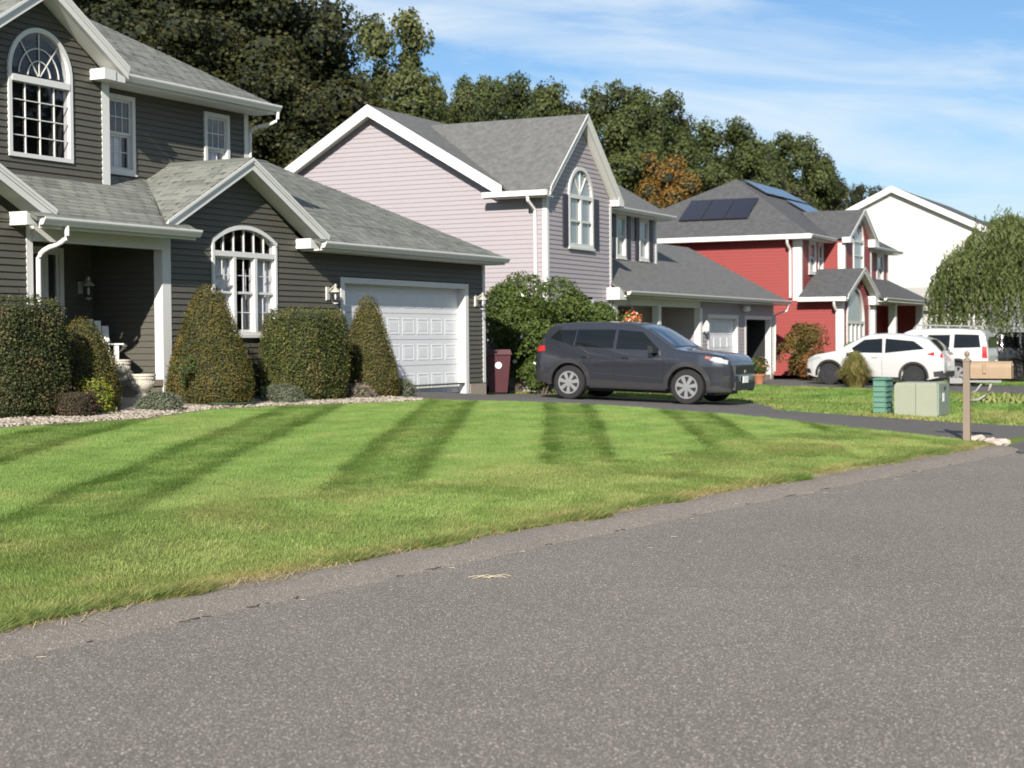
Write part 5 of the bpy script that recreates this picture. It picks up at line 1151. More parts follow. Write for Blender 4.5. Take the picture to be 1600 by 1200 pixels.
def cabinets():
    ang = -math.radians(26.4); x, y = 7.78, 31.62; z = gxy(x, y)
    t = empty('utility_cabinet', 'pale green metal utility cabinet on the lawn left of the mailbox', 'utility box', (x, y, z), ang)
    b = .03; w, d, h = .40, .48, .66
    mb = MB(); 
    for x0, x1 in ((-w, -.004), (.004, w)): mb.hexa([(x0, -d, .02), (x1, -d, .02), (x1, d, .02), (x0, d, .02)], [(x0, -d, h - .05), (x1, -d, h - .05), (x1, d, h - .05), (x0, d, h - .05)]); mb.hexa([(x0, -d, h - .05), (x1, -d, h - .05), (x1, d, h - .05), (x0, d, h - .05)], [(x0 + (.03 if x0 < -.1 else 0), -d + .05, h), (x1 - (.03 if x1 > .1 else 0), -d + .05, h), (x1 - (.03 if x1 > .1 else 0), d - .03, h), (x0 + (.03 if x0 < -.1 else 0), d - .03, h)])
    mb.build('casing', M['boxgreen'], t)
    MB().box(w + .002, w + .03, -d + .02, d - .02, .05, h - .02).build('door', M['boxshade'], t); MB().box(w + .031, w + .038, -.14, .0, .30, .46).build('notice', M['plate'], t); MB().box(w + .031, w + .036, -.36, -.2, .36, .5).build('notice', M['boxshade'], t)
    MB().box(w + .031, w + .06, -.02, .02, .52, .58).build('latch', M['black'], t); MB().box(-w - .05, w + .05, -d - .05, d + .05, -.1, .02).build('pad', M['concrete'], t)
    x, y = 7.14, 32.05; z = gxy(x, y)
    t = empty('pedestal_box', 'dark green ribbed service box beside the pale cabinet', 'utility box', (x, y, z), ang); w, d, h = .12, .26, .68
    MB().box(-w, w, -d, d, 0, h).build('casing', M['latgreen'], t)
    for k in range(6):
        z0 = .06 + .10 * k; MB().hexa([(w + .001, -d + .02, z0), (w + .03, -d + .02, z0), (w + .03, d - .02, z0), (w + .001, d - .02, z0)], [(w + .001, -d + .02, z0 + .07), (w + .012, -d + .02, z0 + .07), (w + .012, d - .02, z0 + .07), (w + .001, d - .02, z0 + .07)]).build('rib', M['latgreen'], t)
        MB().hexa([(-w + .01, -d - .022, z0), (w - .01, -d - .022, z0), (w - .01, -d - .001, z0), (-w + .01, -d - .001, z0)], [(-w + .01, -d - .008, z0 + .07), (w - .01, -d - .008, z0 + .07), (w - .01, -d - .001, z0 + .07), (-w + .01, -d - .001, z0 + .07)]).build('rib', M['latgreen'], t)
    MB().hexa([(-w - .02, -d - .03, h), (w + .03, -d - .03, h), (w + .03, d + .02, h), (-w - .02, d + .02, h)], [(-w + .03, -d + .03, h + .04), (w - .03, -d + .03, h + .04), (w - .03, d - .03, h + .04), (-w + .03, d - .03, h + .04)]).build('lid', M['latgreen'], t)
cabinets()
def bin_(x, y, ang, m, label, h=1.02, disc=True):
    t = empty('wheelie_bin', label, 'bin', gp(x, y, .02), ang); k = h
    MB().hexa([(-.20, -.24, .04), (.20, -.24, .04), (.20, .24, .04), (-.20, .24, .04)], [(-.28, -.30, k * .88), (.28, -.30, k * .88), (.28, .32, k * .88), (-.28, .32, k * .88)]).build('body', m, t)
    MB().hexa([(-.31, -.34, k * .885), (.31, -.34, k * .885), (.31, .36, k * .885), (-.31, .36, k * .885)], [(-.27, -.28, k), (.27, -.28, k), (.27, .33, k * .97), (-.27, .33, k * .97)]).build('lid', m, t)
    for s in (-1, 1): MB().lathe([(.1, -.03), (.1, .03)], 16, (0, 0, 0)).build('wheel', M['rubber'], t).matrix_local = Matrix.Translation((s * .24, .26, .1)) @ Matrix.Rotation(PI / 2, 4, 'Y')
    MB().tube([(-.22, .38, k * .86), (.22, .38, k * .86)], .018, 8).build('handle', m, t)
    if disc:
        o = MB().lathe([(.075, 0), (.075, .006)], 20).build('round_emblem', M['plate'], t); o.matrix_local = Matrix.Translation((.0, -.296, .66)) @ Matrix.Rotation(PI / 2 - .09, 4, 'X')
        mb = MB()
        for q in range(3): mb.ring(0, 0, .028, .014, q * 2.09, q * 2.09 + 1.5, 0, .004, 6)
        o = mb.build('recycling_arrows', M['maroon'], t); o.matrix_local = Matrix.Translation((.0, -.302, .66)) @ Matrix.Rotation(-.09, 4, 'X')
bin_(-.32, 38.3, .05, M['maroon'], 'maroon wheeled bin with a round white emblem at the garage corner')
bin_(10.6, 65.2, .1, M['brownbin'], 'dark red-brown bin at the far end of the lilac house', disc=False)
def litter():
    mb = MB(); mb.bar((-1.16, 11.72, zroad(10) + .012), (-.97, 11.42, zroad(10) + .012), .028, .012); tag(mb.build('stick', M['twig']), 'pale flat sliver of wood lying on the road near the grass edge', 'stick')
    r = random.Random(2); mb = MB()
    for k in range(6):
        x = -.25 + .036 * k; y = 11.28 + r.uniform(-.05, .05); a = r.uniform(-.5, .5); mb.tube([(x - .07 * math.cos(a), y - .03 * math.sin(a), .012), (x, y, .02 + r.uniform(0, .02)), (x + .06 * math.cos(a), y + .03 * math.sin(a), .014)], .0016, 4)
    tag(mb.build('dry_grass_tuft', M['twig'], kind='stuff'), 'wisp of dry grass on the road', 'litter')
    mb = MB()
    for k in range(70):
        u = r.uniform(6.5, 22); v = vcurb(u) + abs(r.gauss(.05, .45)); x, y = WXY(u, v); a = r.uniform(0, 3.14); l = r.uniform(.01, .03); z = zroad(u) + max(.006, .09 - .2 * (v - vcurb(u))) + .006
        mb.bar((x - l * math.cos(a), y - l * math.sin(a), z), (x + l * math.cos(a), y + l * math.sin(a), z), .003, .002)
    tag(mb.build('clippings', M['twig'], kind='stuff'), 'scattered dry clippings along the road edge', 'clippings')
litter()
def joint():
    r = random.Random(9); mb = MB(); u = 5.0
    while u < 24:
        L = r.uniform(.05, .3); n = max(3, int(L / .03)); P = []
        for k in range(n + 1):
            q = u + L * k / n; P.append((q, vcurb(q) + .375 + r.uniform(-.018, .018)))
        for k in range(n):
            (u0, v0), (u1, v1) = P[k], P[k + 1]; w0 = .0045 * math.sin(PI * k / n) + .001; w1 = .0045 * math.sin(PI * (k + 1) / n) + .001; z = zroad(u0) + .0075
            a, b, c, d = WXY(u0, v0 - w0), WXY(u1, v1 - w1), WXY(u1, v1 + w1), WXY(u0, v0 + w0); mb.add([(*a, z + .004), (*b, z + .004), (*c, z), (*d, z)], [(0, 1, 2, 3)])
        u += L + r.uniform(.2, 1.5)
    tag(mb.build('kerb_joint', M['crack'], kind='stuff'), 'crumbling dark joint between the kerb and the road')
M['crack'] = mat('crack_dirt', (.035, .03, .026), .95, .3, 30)
joint()
def hose():
    pts = []
    for k in range(24):
        a = k / 23; u = 21.2 + 2.6 * a; v = -15.75 + .25 * math.sin(a * 7); x, y = WXY(u, v); pts.append((x, y, gz(u, v) + .075))
    tag(MB().tube(pts, .011, 6).build('garden_hose', M['hose']), 'thin dark hose lying along the bed edge below the arched window', 'hose')
hose()
# ------------------------------------------------------------------ plants
def unit(a): return a / np.maximum(1e-9, np.linalg.norm(a, axis=-1, keepdims=True))
def leaf_geo(P, Nn, L, asp, rs, jit=.6, droop=0):
    n = len(P); N_ = unit(Nn + rs.normal(0, jit, (n, 3))); t = unit(np.cross(N_, rs.normal(0, 1, (n, 3))))
    if droop: t = unit(t + np.array([0, 0, -droop])); N_ = unit(np.cross(t, rs.normal(0, 1, (n, 3))))
    b = np.cross(N_, t); L = np.broadcast_to(np.asarray(L, float), (n,)) * rs.uniform(.7, 1.25, n); l = L[:, None] * .5; w = l * asp
    mid = P + N_ * (L * .10)[:, None]
    V = np.stack([P - t * l, mid + b * w, P + t * l, mid - b * w], 1).reshape(-1, 3)
    return V, np.arange(4 * n).reshape(n, 4)
def join(parts):
    V, F, o = [], [], 0
    for v, f in parts: V.append(v); F.append(f + o); o += len(v)
    return np.vstack(V), np.vstack(F)
def surf(profile, n, rs, ex=1.0, ey=1.0, power=2.0, lump=.05, seed=0):
    """points and normals on a clipped shrub; profile: (height fraction, radius fraction) pairs; superellipse plan"""
    h = rs.uniform(0, 1, n * 4); r = np.interp(h, [p[0] for p in profile], [p[1] for p in profile]); keep = rs.uniform(0, 1, n * 4) < np.maximum(r, .12) / max(p[1] for p in profile)
    h, r = h[keep][:n], r[keep][:n]; n = len(h); a = rs.uniform(0, 2 * PI, n); c, s = np.cos(a), np.sin(a)
    k = (np.abs(c) ** power + np.abs(s) ** power) ** (-1 / power); lm = 1 + lump * (np.sin(3 * a + seed + 5 * h) * .5 + np.sin(7 * a + 2 * seed - 11 * h) * .35 + np.sin(13 * a + 17 * h) * .3)
    R = r * k * lm; P = np.stack([R * c * ex, R * s * ey, h], 1)
    dr = (np.interp(h + .03, [p[0] for p in profile], [p[1] for p in profile]) - np.interp(h - .03, [p[0] for p in profile], [p[1] for p in profile])) / .06
    N_ = unit(np.stack([np.sign(c) * np.abs(c) ** (power - 1), np.sign(s) * np.abs(s) ** (power - 1), -dr * max(ex, ey)], 1))
    return P, N_
CONE = [(0, .80), (.06, .97), (.2, 1.0), (.4, .87), (.6, .67), (.78, .48), (.9, .34), (.96, .24), (.99, .12), (1, .02)]
BLOCK = [(0, .82), (.08, .95), (.3, 1.0), (.8, .97), (.92, .90), (.97, .78), (.99, .5), (1, .02)]
MOUND = [(0, .75), (.15, .95), (.4, 1), (.7, .84), (.9, .5), (.97, .25), (1, .02)]
DOME = [(0, .85), (.1, 1.0), (.3, 1.0), (.55, .86), (.75, .64), (.9, .38), (.97, .18), (1, .02)]
def shrub(name, label, cat, x, y, w, d, h, prof, m, n=6000, leaf=.045, asp=.5, power=2.2, lump=.05, rz=0, seed=1, group=None, core=None, jit=.7, sink=.05, fuzz=.03):
    rs = np.random.default_rng(seed); t = empty(name, label, cat, gp(x, y, -sink), rz, group)
    P, N_ = surf(prof, n, rs, w / 2, d / 2, power, lump, seed); P[:, 2] *= (h + sink); P += N_ * np.abs(rs.normal(0, fuzz, (len(P), 1))) - N_ * rs.uniform(0, .03, (len(P), 1))
    V, F = leaf_geo(P, N_, leaf, asp, rs, jit); link('foliage', np_mesh('foliage', V, F, m), t)
    # added opaque core: dark lumpy body under the leaves that stops light leaks
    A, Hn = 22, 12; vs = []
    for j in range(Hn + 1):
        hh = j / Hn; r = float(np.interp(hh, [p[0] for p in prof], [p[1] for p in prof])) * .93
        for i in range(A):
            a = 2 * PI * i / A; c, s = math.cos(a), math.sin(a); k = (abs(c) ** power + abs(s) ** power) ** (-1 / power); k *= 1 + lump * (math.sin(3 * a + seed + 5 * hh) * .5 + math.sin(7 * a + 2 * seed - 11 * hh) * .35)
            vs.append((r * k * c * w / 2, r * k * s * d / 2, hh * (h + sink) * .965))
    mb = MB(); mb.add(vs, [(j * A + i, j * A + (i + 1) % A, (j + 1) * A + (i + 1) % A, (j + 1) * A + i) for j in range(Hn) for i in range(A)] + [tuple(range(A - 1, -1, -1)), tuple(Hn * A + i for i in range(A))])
    mb.build('light_block_core', core or M['lightblock'], t, smooth=True); return t
M['lightblock'] = mat('light_block_dark', (.022, .024, .010), .95, .4, 22, bump=1.0, bscale=35)
M['yew'] = leaf_mat('yew', [(.038, .044, .010), (.085, .085, .018), (.14, .12, .026), (.19, .125, .04)], .15, posvar=3.5)
M['holly'] = leaf_mat('clipped_hedge', [(.026, .038, .011), (.06, .075, .018), (.11, .115, .03), (.15, .105, .045)], .12, posvar=3)
M['darkhedge'] = leaf_mat('dark_hedge', [(.02, .032, .011), (.045, .058, .018), (.08, .085, .03), (.13, .09, .045)], .12, posvar=2.5)
M['greyfol'] = leaf_mat('grey_juniper', [(.09, .11, .07), (.16, .18, .12), (.23, .25, .17)], .12, posvar=4)
M['brownfol'] = leaf_mat('bronze_barberry', [(.03, .022, .014), (.065, .042, .026), (.10, .06, .038)], .15, posvar=5)
M['yellowfol'] = leaf_mat('golden_spirea', [(.08, .11, .012), (.22, .24, .03), (.34, .32, .05)], .3, posvar=4)
M['dryfol'] = leaf_mat('dry_lavender', [(.16, .12, .09), (.28, .22, .17), (.22, .21, .16)], .1, posvar=5)
M['bush'] = leaf_mat('broad_bush', [(.035, .06, .012), (.075, .11, .024), (.125, .16, .04)], .25, posvar=1.5)
M['fern'] = leaf_mat('bright_sprigs', [(.06, .12, .02), (.13, .22, .04)], .3)
M['redbush'] = leaf_mat('autumn_bush', [(.05, .055, .015), (.11, .085, .022), (.20, .10, .03)], .25, posvar=1.2)
M['rust'] = leaf_mat('rust_bush', [(.14, .06, .02), (.24, .11, .035), (.10, .07, .02)], .25, posvar=1.5)
def bxy(u_, v_): return WXY(u_, v_)
A0 = PI / 2 - .474
shrub('hedge', 'large squared dark green hedge at the left edge, left of the porch', 'hedge', -6.84, 22.72, 1.55, 1.0, 1.64, BLOCK, M['darkhedge'], 25000, .04, .55, 3.6, .05, A0, 3, fuzz=.035)
shrub('cone_shrub', 'egg-shaped yew hiding part of the white chair on the porch', 'shrub', -6.30, 24.40, 1.02, 1.0, 1.37, DOME, M['yew'], 12500, .043, .3, 2.0, .04, 0, 4)
shrub('cone_shrub', 'tall broad cone-shaped yew right of the porch post', 'shrub', -4.86, 26.75, 1.36, 1.3, 1.93, CONE, M['yew'], 20000, .043, .3, 2.0, .04, 0, 5)
shrub('hedge', 'squared clipped hedge below the right half of the arched window', 'hedge', -3.63, 29.25, 1.62, 1.1, 1.60, BLOCK, M['holly'], 23000, .04, .55, 3.4, .05, A0, 6, fuzz=.035)
shrub('cone_shrub', 'slim cone-shaped yew standing in front of the white garage door', 'shrub', -2.68, 31.1, 1.08, 1.0, 1.87, CONE, M['yew'], 14000, .043, .3, 2.0, .04, 0, 7)
shrub('low_shrub', 'low dark bronze shrub at the bed front, in front of the big left hedge', 'shrub', -6.05, 23.0, .56, .5, .37, BLOCK, M['brownfol'], 2600, .03, .6, 2.4, .08, A0, 8)
shrub('low_shrub', 'small golden-leaved shrub tucked behind the bronze one', 'shrub', -5.98, 23.75, .48, .42, .50, MOUND, M['yellowfol'], 1500, .05, .5, 2, .12, 0, 9, fuzz=.05)
shrub('mound_shrub', 'grey-green mound shrub in front of the porch step', 'shrub', -5.27, 24.85, .66, .55, .31, MOUND, M['greyfol'], 3200, .035, .25, 2.4, .08, 0, 10, fuzz=.03)
shrub('mound_shrub', 'grey-green mound shrub at the foot of the right squared hedge', 'shrub', -3.86, 27.9, .68, .6, .34, MOUND, M['greyfol'], 3200, .035, .25, 2.2, .08, 0, 11, fuzz=.03)
shrub('mound_shrub', 'grey-green mound shrub at the garage door foot, end of the bed', 'shrub', -2.17, 31.66, .64, .55, .36, MOUND, M['greyfol'], 3000, .035, .25, 2.2, .08, 0, 12, fuzz=.035)
shrub('mound_shrub', 'dried brownish clump between the squared hedge and the slim cone', 'shrub', -2.82, 30.1, .62, .4, .27, MOUND, M['dryfol'], 1500, .07, .14, 2, .15, 0, 13, fuzz=.04)
def sprigs(name, label, x, y, z0, n, r, h, m, seed, leaf=.06):
    rs = np.random.default_rng(seed); t = empty(name, label, 'plant', (x, y, z0)); P = []; Nn = []; mb = MB()
    for k in range(n):
        a = rs.uniform(0, 6.28); q = r * rs.uniform(.3, 1); e = h * rs.uniform(.5, 1); pts = [(0, 0, 0), (q * .4 * math.cos(a), q * .4 * math.sin(a), e * .7), (q * math.cos(a), q * math.sin(a), e)]
        mb.tube(pts, .004, 4)
        for j in range(14):
            s = j / 13; p = np.array(pts[1]) * (1 - s) + np.array(pts[2]) * s if j > 6 else np.array(pts[1]) * j / 6; P.append(p + rs.normal(0, .015, 3)); Nn.append((0, 0, 1))
    mb.build('stem', M['bark'], t); V, F = leaf_geo(np.array(P), np.array(Nn, float), leaf, .4, rs, .6); link('foliage', np_mesh('foliage', V, F, m), t)
sprigs('fern', 'bright feathery sprigs growing out of the broad cone yew', -5.14, 25.98, 1.0, 16, .30, .42, M['fern'], 21)
sprigs('weed', 'yellow-green weeds at the left foot of the right squared hedge', -4.2, 28.55, .60, 8, .2, .34, M['yellowfol'], 22)
sprigs('weed', 'small green weeds at the foot of the porch post', -5.28, 26.35, .62, 7, .16, .22, M['fern'], 23)
sprigs('weed', 'green suckers at the bottom corner of the large left hedge', -6.75, 22.15, .60, 9, .22, .30, M['fern'], 24)
sprigs('weed', 'thin pale seedling beside the outlet on the olive wall', -4.15, 27.6, .62, 4, .1, .45, M['fern'], 25, .045)
def clump_bush(name, label, cat, x, y, w, h, m, n, leaf, seed, flowers=0, fm=None, group=None, blobs=16):
    rs = np.random.default_rng(seed); t = empty(name, label, cat, gp(x, y, -.05), 0, group); parts = []; C = []
    for k in range(blobs):
        a = rs.uniform(0, 6.28); q = math.sqrt(rs.uniform(0, 1)) * .62; z = rs.uniform(.18, .82); s = 1 - max(0, z - .55) * 1.1; C.append((q * math.cos(a) * w / 2 * s, q * math.sin(a) * w / 2 * s, z * h, rs.uniform(.17, .30) * min(w, h)))
    for cx, cy, cz, r in C:
        k = n // blobs; d = unit(rs.normal(0, 1, (k, 3))); d[:, 2] = np.where(d[:, 2] < -.4, -d[:, 2], d[:, 2]); P = np.array([cx, cy, cz]) + d * r * rs.uniform(.75, 1.1, (k, 1)); P[:, 2] = np.maximum(P[:, 2], .05); parts.append(leaf_geo(P, d, leaf, .55, rs, .6))
    V, F = join(parts); link('foliage', np_mesh('foliage', V, F, m), t); mb = MB()
    for k in range(5):
        a = k * 1.26; cx, cy, cz, r = C[k]; mb.tube([(.06 * math.cos(a), .06 * math.sin(a), 0), (cx * .4, cy * .4, cz * .5), (cx, cy, cz)], [.03, .022, .01], 6)
    mb.build('stem', M['bark'], t)
    for k in range(flowers):
        cx, cy, cz, r = C[int(rs.integers(0, blobs))]; d = unit(np.array([rs.normal(0, .8), -abs(rs.normal(.8, .5)), rs.normal(.2, .5)])); p = np.array([cx, cy, cz]) + d * r * 1.08; mb = MB(); o = unit(np.cross(d, [0, 0, 1])); q = np.cross(d, o)
        for j in range(5):
            a = 2 * PI * j / 5; e = o * math.cos(a) + q * math.sin(a); f = o * math.cos(a + .6) + q * math.sin(a + .6); g = o * math.cos(a - .6) + q * math.sin(a - .6); mb.add([p, p + g * .04 + d * .01, p + e * .065 + d * .02, p + f * .04 + d * .01], [(0, 1, 2, 3)])
        mb.build('flower', fm or M['flower'], t)
    return t
clump_bush('flowering_bush', 'tall leafy bush with white blossoms right of the olive garage, largest of the three', 'bush', .15, 41.0, 2.5, 2.85, M['bush'], 20000, .085, 31, 9, group='flowering bushes between the two houses')
clump_bush('flowering_bush', 'leafy bush with white blossoms under the lilac house corner, middle of the three', 'bush', 1.3, 40.2, 2.3, 2.75, M['bush'], 17000, .085, 32, 8, group='flowering bushes between the two houses')
clump_bush('flowering_bush', 'smaller bush with white blossoms below the lilac arched window', 'bush', 2.25, 40.6, 1.7, 2.4, M['bush'], 11000, .085, 33, 6, group='flowering bushes between the two houses')
clump_bush('low_shrub', 'low leafy plants behind the rear wheel of the dark grey SUV', 'bush', .75, 38.6, 1.5, .75, M['bush'], 2500, .09, 34, 2)
clump_bush('low_shrub', 'small leafy plants under the dark grey SUV, at the lawn edge', 'bush', 1.9, 37.9, .8, .4, M['bush'], 900, .08, 35)
shrub('low_shrub', 'clipped olive mound in front of the lilac garage, above the car bonnet', 'shrub', 5.4, 44.3, 1.35, 1.0, 1.0, DOME, M['yew'], 3500, .06, .4, 2.4, .05, 0, 36)
clump_bush('autumn_bush', 'tall olive bush turning red against the red house side', 'bush', 10.15, 57.6, 1.9, 2.1, M['redbush'], 4500, .11, 37, blobs=14)
clump_bush('autumn_bush', 'low rust-orange bush in front of the red house side', 'bush', 10.25, 55.9, 1.7, 1.15, M['rust'], 3500, .10, 38, blobs=12)
clump_bush('low_shrub', 'yellow-leaved shrub by the red house wing, above the white crossover', 'bush', 11.95, 57.7, 1.1, 1.75, M['yellowfol'], 1600, .10, 39, blobs=10)
def tuft_grass(label, x, y, r, h, n, m, seed):
    rs = np.random.default_rng(seed); t = empty('ornamental_grass', label, 'plant', gp(x, y), 0); a = rs.uniform(0, 6.28, n); q = rs.uniform(.15, 1, n) * r; e = h * rs.uniform(.6, 1.05, n); d = np.stack([np.cos(a), np.sin(a), 0 * a], 1); s = np.stack([-np.sin(a), np.cos(a), 0 * a], 1) * .009; up = np.array([0, 0, 1.])
    e = e * (1.05 - .62 * (q / r) ** 2); b0 = d * (q * .35)[:, None]; b1 = d * (q * .65)[:, None] + up * (e * .72)[:, None]; b2 = d * (q * .88)[:, None] + up * (e * 1.0)[:, None]; b3 = d * (q * 1.1)[:, None] + up * (e * .86)[:, None]
    V = np.stack([b0 - s, b0 + s, b1 + s, b1 - s, b2 + s * .7, b2 - s * .7, b3 + s * .2, b3 - s * .2], 1).reshape(-1, 3); k = np.arange(n)[:, None] * 8
    F = np.vstack([k + np.array([[0, 1, 2, 3]]), k + np.array([[3, 2, 4, 5]]), k + np.array([[5, 4, 6, 7]])]); link('blades', np_mesh('blades', V, F, m), t)
M['strawgrass'] = leaf_mat('straw_grass', [(.12, .13, .03), (.28, .25, .08), (.42, .34, .14)], .3, posvar=3)
tuft_grass('straw-tipped ornamental grass clump in front of the white crossover', 10.15, 49.2, .62, 1.05, 2600, M['strawgrass'], 41)
def hosta(x, y, seed):
    rs = np.random.default_rng(seed); t = empty('hosta', 'variegated hosta clump behind the mailbox, %s in the row from the left' % ('first second third fourth fifth sixth seventh eighth'.split()[seed - 50]), 'plant', gp(x, y), rs.uniform(0, 6), 'hostas in a row behind the mailbox')
    for k in range(26):
        a = k * 2.4; r = .03 + .009 * k; L = .15; c, s = math.cos(a), math.sin(a); z = .24 - .009 * k; mb = MB(); pts = [(0, 0), (.045, .35), (.045, .7), (0, 1.0), (-.045, .7), (-.045, .35)]
        mb.add([(c * (r + L * q) - s * p, s * (r + L * q) + c * p, z + .06 - .16 * q * q) for p, q in pts], [(0, 1, 2, 3), (0, 3, 4, 5)]); mb.build('leaf', M['hosta'], t)
M['hosta'] = leaf_mat('hosta_leaf', [(.08, .13, .03), (.20, .23, .07), (.36, .34, .15)], .25)
for k in range(8): hosta(10.9 + .38 * k, 39.35 - .12 * k + .1 * (k % 2), 50 + k)
def basket():
    p = LH.W(5.0, -.15, 2.1); t = empty('hanging_basket', 'hanging basket of orange and white flowers at the lilac porch', 'flower basket', p)
    MB().lathe([(.08, -.22), (.2, -.1), (.22, 0)], 16).build('basket', M['bark'], t); rs = np.random.default_rng(5)
    for nm, m, n, o in (('foliage', M['bush'], 250, 0), ('orange_blossom', M['orange'], 260, .02), ('white_blossom', M['flower'], 40, .04)):
        d = unit(rs.normal(0, 1, (n, 3))); P = d * np.array([.34, .34, .26]) * rs.uniform(.7, 1.05, (n, 1)) + np.array([0, 0, .1]); V, F = leaf_geo(P, d, .08, .8, rs, .5); link(nm, np_mesh(nm, V, F, m), t)
    for k in range(3): a = k * 2.1; MB().tube([(.2 * math.cos(a), .2 * math.sin(a), 0), (0, 0, .62)], .004, 4).build('chain', M['greybrace'], t)
basket()
def pot(x, y, label, fm):
    t = empty('flower_pot', label, 'flower pot', gp(x, y, .02)); MB().lathe([(.12, 0), (.18, .25), (.2, .27), (.2, .31), (.17, .31), (.16, .26)], 18).build('pot', M['terracotta'], t, smooth=True, sharp=40); rs = np.random.default_rng(8)
    for nm, m, n in (('foliage', M['bush'], 500), ('blossom', fm, 60)):
        d = unit(rs.normal(0, 1, (n, 3))); P = d * np.array([.32, .32, .30]) * rs.uniform(.6, 1.05, (n, 1)) + np.array([0, 0, .55]); V, F = leaf_geo(P, d, .08, .6, rs, .5); link(nm, np_mesh(nm, V, F, m), t)
pot(7.5, 50.5, 'potted plant with red flowers by the open lilac garage', M['redflower'])
# ------------------------------------------------------------------ trees
ASP = .44
def _sph():
    n = 4; V = []; F = []
    for ax in range(3):
        for s in (-1, 1):
            o = len(V)
            for i in range(n + 1):
                for j in range(n + 1):
                    p = [0, 0, 0]; p[ax] = s; p[(ax + 1) % 3] = math.tan((i / n - .5) * PI / 2); p[(ax + 2) % 3] = math.tan((j / n - .5) * PI / 2); V.append(p)
            for i in range(n):
                for j in range(n): q = (o + i * (n + 1) + j, o + (i + 1) * (n + 1) + j, o + (i + 1) * (n + 1) + j + 1, o + i * (n + 1) + j + 1); F.append(q if s > 0 else q[::-1])
    return unit(np.array(V, float)), np.array(F)
SPH, SPF = _sph()
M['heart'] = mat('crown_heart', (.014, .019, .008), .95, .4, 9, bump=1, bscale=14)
def crown_mesh(name, m, seed, n=42000, blobs=46, leaf=.0120, squash=1.0, low=.10, topw=.8, rmin=.11, rmax=.20):
    rs = np.random.default_rng(seed); parts = []; C = []
    for k in range(blobs):
        z = low + (1 - low) * (k + .5) / blobs * .97; w = .5 * math.sin(PI * min(1, max(.06, ((z - low) / (1 - low)) ** topw * .80 + .14))) ** .7
        a = k * 2.399 + rs.uniform(-.5, .5); q = w * rs.uniform(.35, 1.0); r = rs.uniform(rmin, rmax) * (1.0 if z < .8 else .72); C.append((q * math.cos(a), q * math.sin(a), min(z, 1 - r * .5), r))
    for x, y, z, r in C:
        k = int(n / blobs * (r / .145) ** 2); d = unit(rs.normal(0, 1, (k, 3)) + np.array([0, 0, .25])); rad = r * rs.uniform(.72, 1.08, (k, 1)) * (1 + .25 * np.sin(d[:, :1] * 7 + x * 20) * np.cos(d[:, 1:2] * 6))
        P = np.array([x * ASP, y * ASP, z]) + d * rad * np.array([1.2 * ASP, 1.2 * ASP, .45]); g = np.sin(P[:, 0] * 50 + seed) * np.sin(P[:, 1] * 48 + 2 * seed) + np.sin(P[:, 2] * 37 + P[:, 0] * 25); ok = g > -1.0 + rs.normal(0, .25, len(g)); P, d2 = P[ok], d[ok]; parts.append(leaf_geo(P, d2, leaf, .75, rs, .45))
    V, F = join(parts); nl = len(F); cores = []
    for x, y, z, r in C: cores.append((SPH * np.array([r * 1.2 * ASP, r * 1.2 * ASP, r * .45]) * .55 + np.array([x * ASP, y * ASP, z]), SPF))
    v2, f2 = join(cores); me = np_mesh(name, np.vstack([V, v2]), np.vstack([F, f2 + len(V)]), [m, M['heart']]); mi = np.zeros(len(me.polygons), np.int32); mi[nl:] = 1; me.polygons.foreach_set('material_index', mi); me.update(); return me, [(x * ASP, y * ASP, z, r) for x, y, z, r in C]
TREE = {}
M['dark_leaf'] = leaf_mat('dark_leaves', [(.009, .014, .006), (.022, .028, .009), (.046, .047, .014), (.075, .068, .024)], .18, posvar=5)
M['mid_leaf'] = leaf_mat('mid_leaves', [(.028, .042, .012), (.068, .086, .024), (.118, .13, .042)], .24, posvar=5)
M['light_leaf'] = leaf_mat('light_leaves', [(.035, .050, .014), (.085, .098, .03), (.14, .145, .05)], .25, posvar=5)
M['orange_leaf'] = leaf_mat('orange_leaves', [(.05, .055, .016), (.19, .11, .025), (.30, .15, .03)], .25, posvar=4)
M['olive_leaf'] = leaf_mat('olive_leaves', [(.045, .05, .02), (.085, .085, .034), (.12, .105, .045)], .22, posvar=5)
KINDS = {'dark': ('dark_leaf', [101, 102, 103], {}), 'mid': ('mid_leaf', [111, 112], {}), 'light': ('light_leaf', [121, 122], dict(blobs=34, rmin=.10, rmax=.18, n=40000)), 'orange': ('orange_leaf', [131], dict(n=22000)), 'olive': ('olive_leaf', [141], dict(n=22000))}
def trunk_mesh(C, seed):
    r = random.Random(seed); mb = MB(); mb.tube([(0, 0, -.02), (.003, 0, .1), (-.003, .002, .3), (.002, -.002, .55), (0, 0, .82)], [.017, .013, .011, .008, .003], 9)
    for x, y, z, rr in C[::3]:
        z0 = max(.12, z - .16 - r.uniform(0, .1)); mb.tube([(0, 0, z0), (x * .45, y * .45, z0 + (z - z0) * .62), (x, y, z)], [.005, .0035, .0015], 6)
    return mb.mesh('trunk', M['bark'], True)
for k, (mn, seeds, kw) in KINDS.items():
    for s in seeds: me, C = crown_mesh('crown', M[mn], s, **kw); TREE.setdefault(k, []).append((me, trunk_mesh(C, s)))
def tree(kind, i, x, y, h, w, label, group='trees behind the houses', name='tree'):
    cm, tm = TREE[kind][i % len(TREE[kind])]; z = gxy(x, y); t = empty(name, label, 'tree', (x, y, z - .1), (i * 1.7) % 6.28, group)
    f = w / ASP
    for nm, me in (('trunk', tm), ('crown', cm)): o = link(nm, me, t); o.scale = (f, f, h)
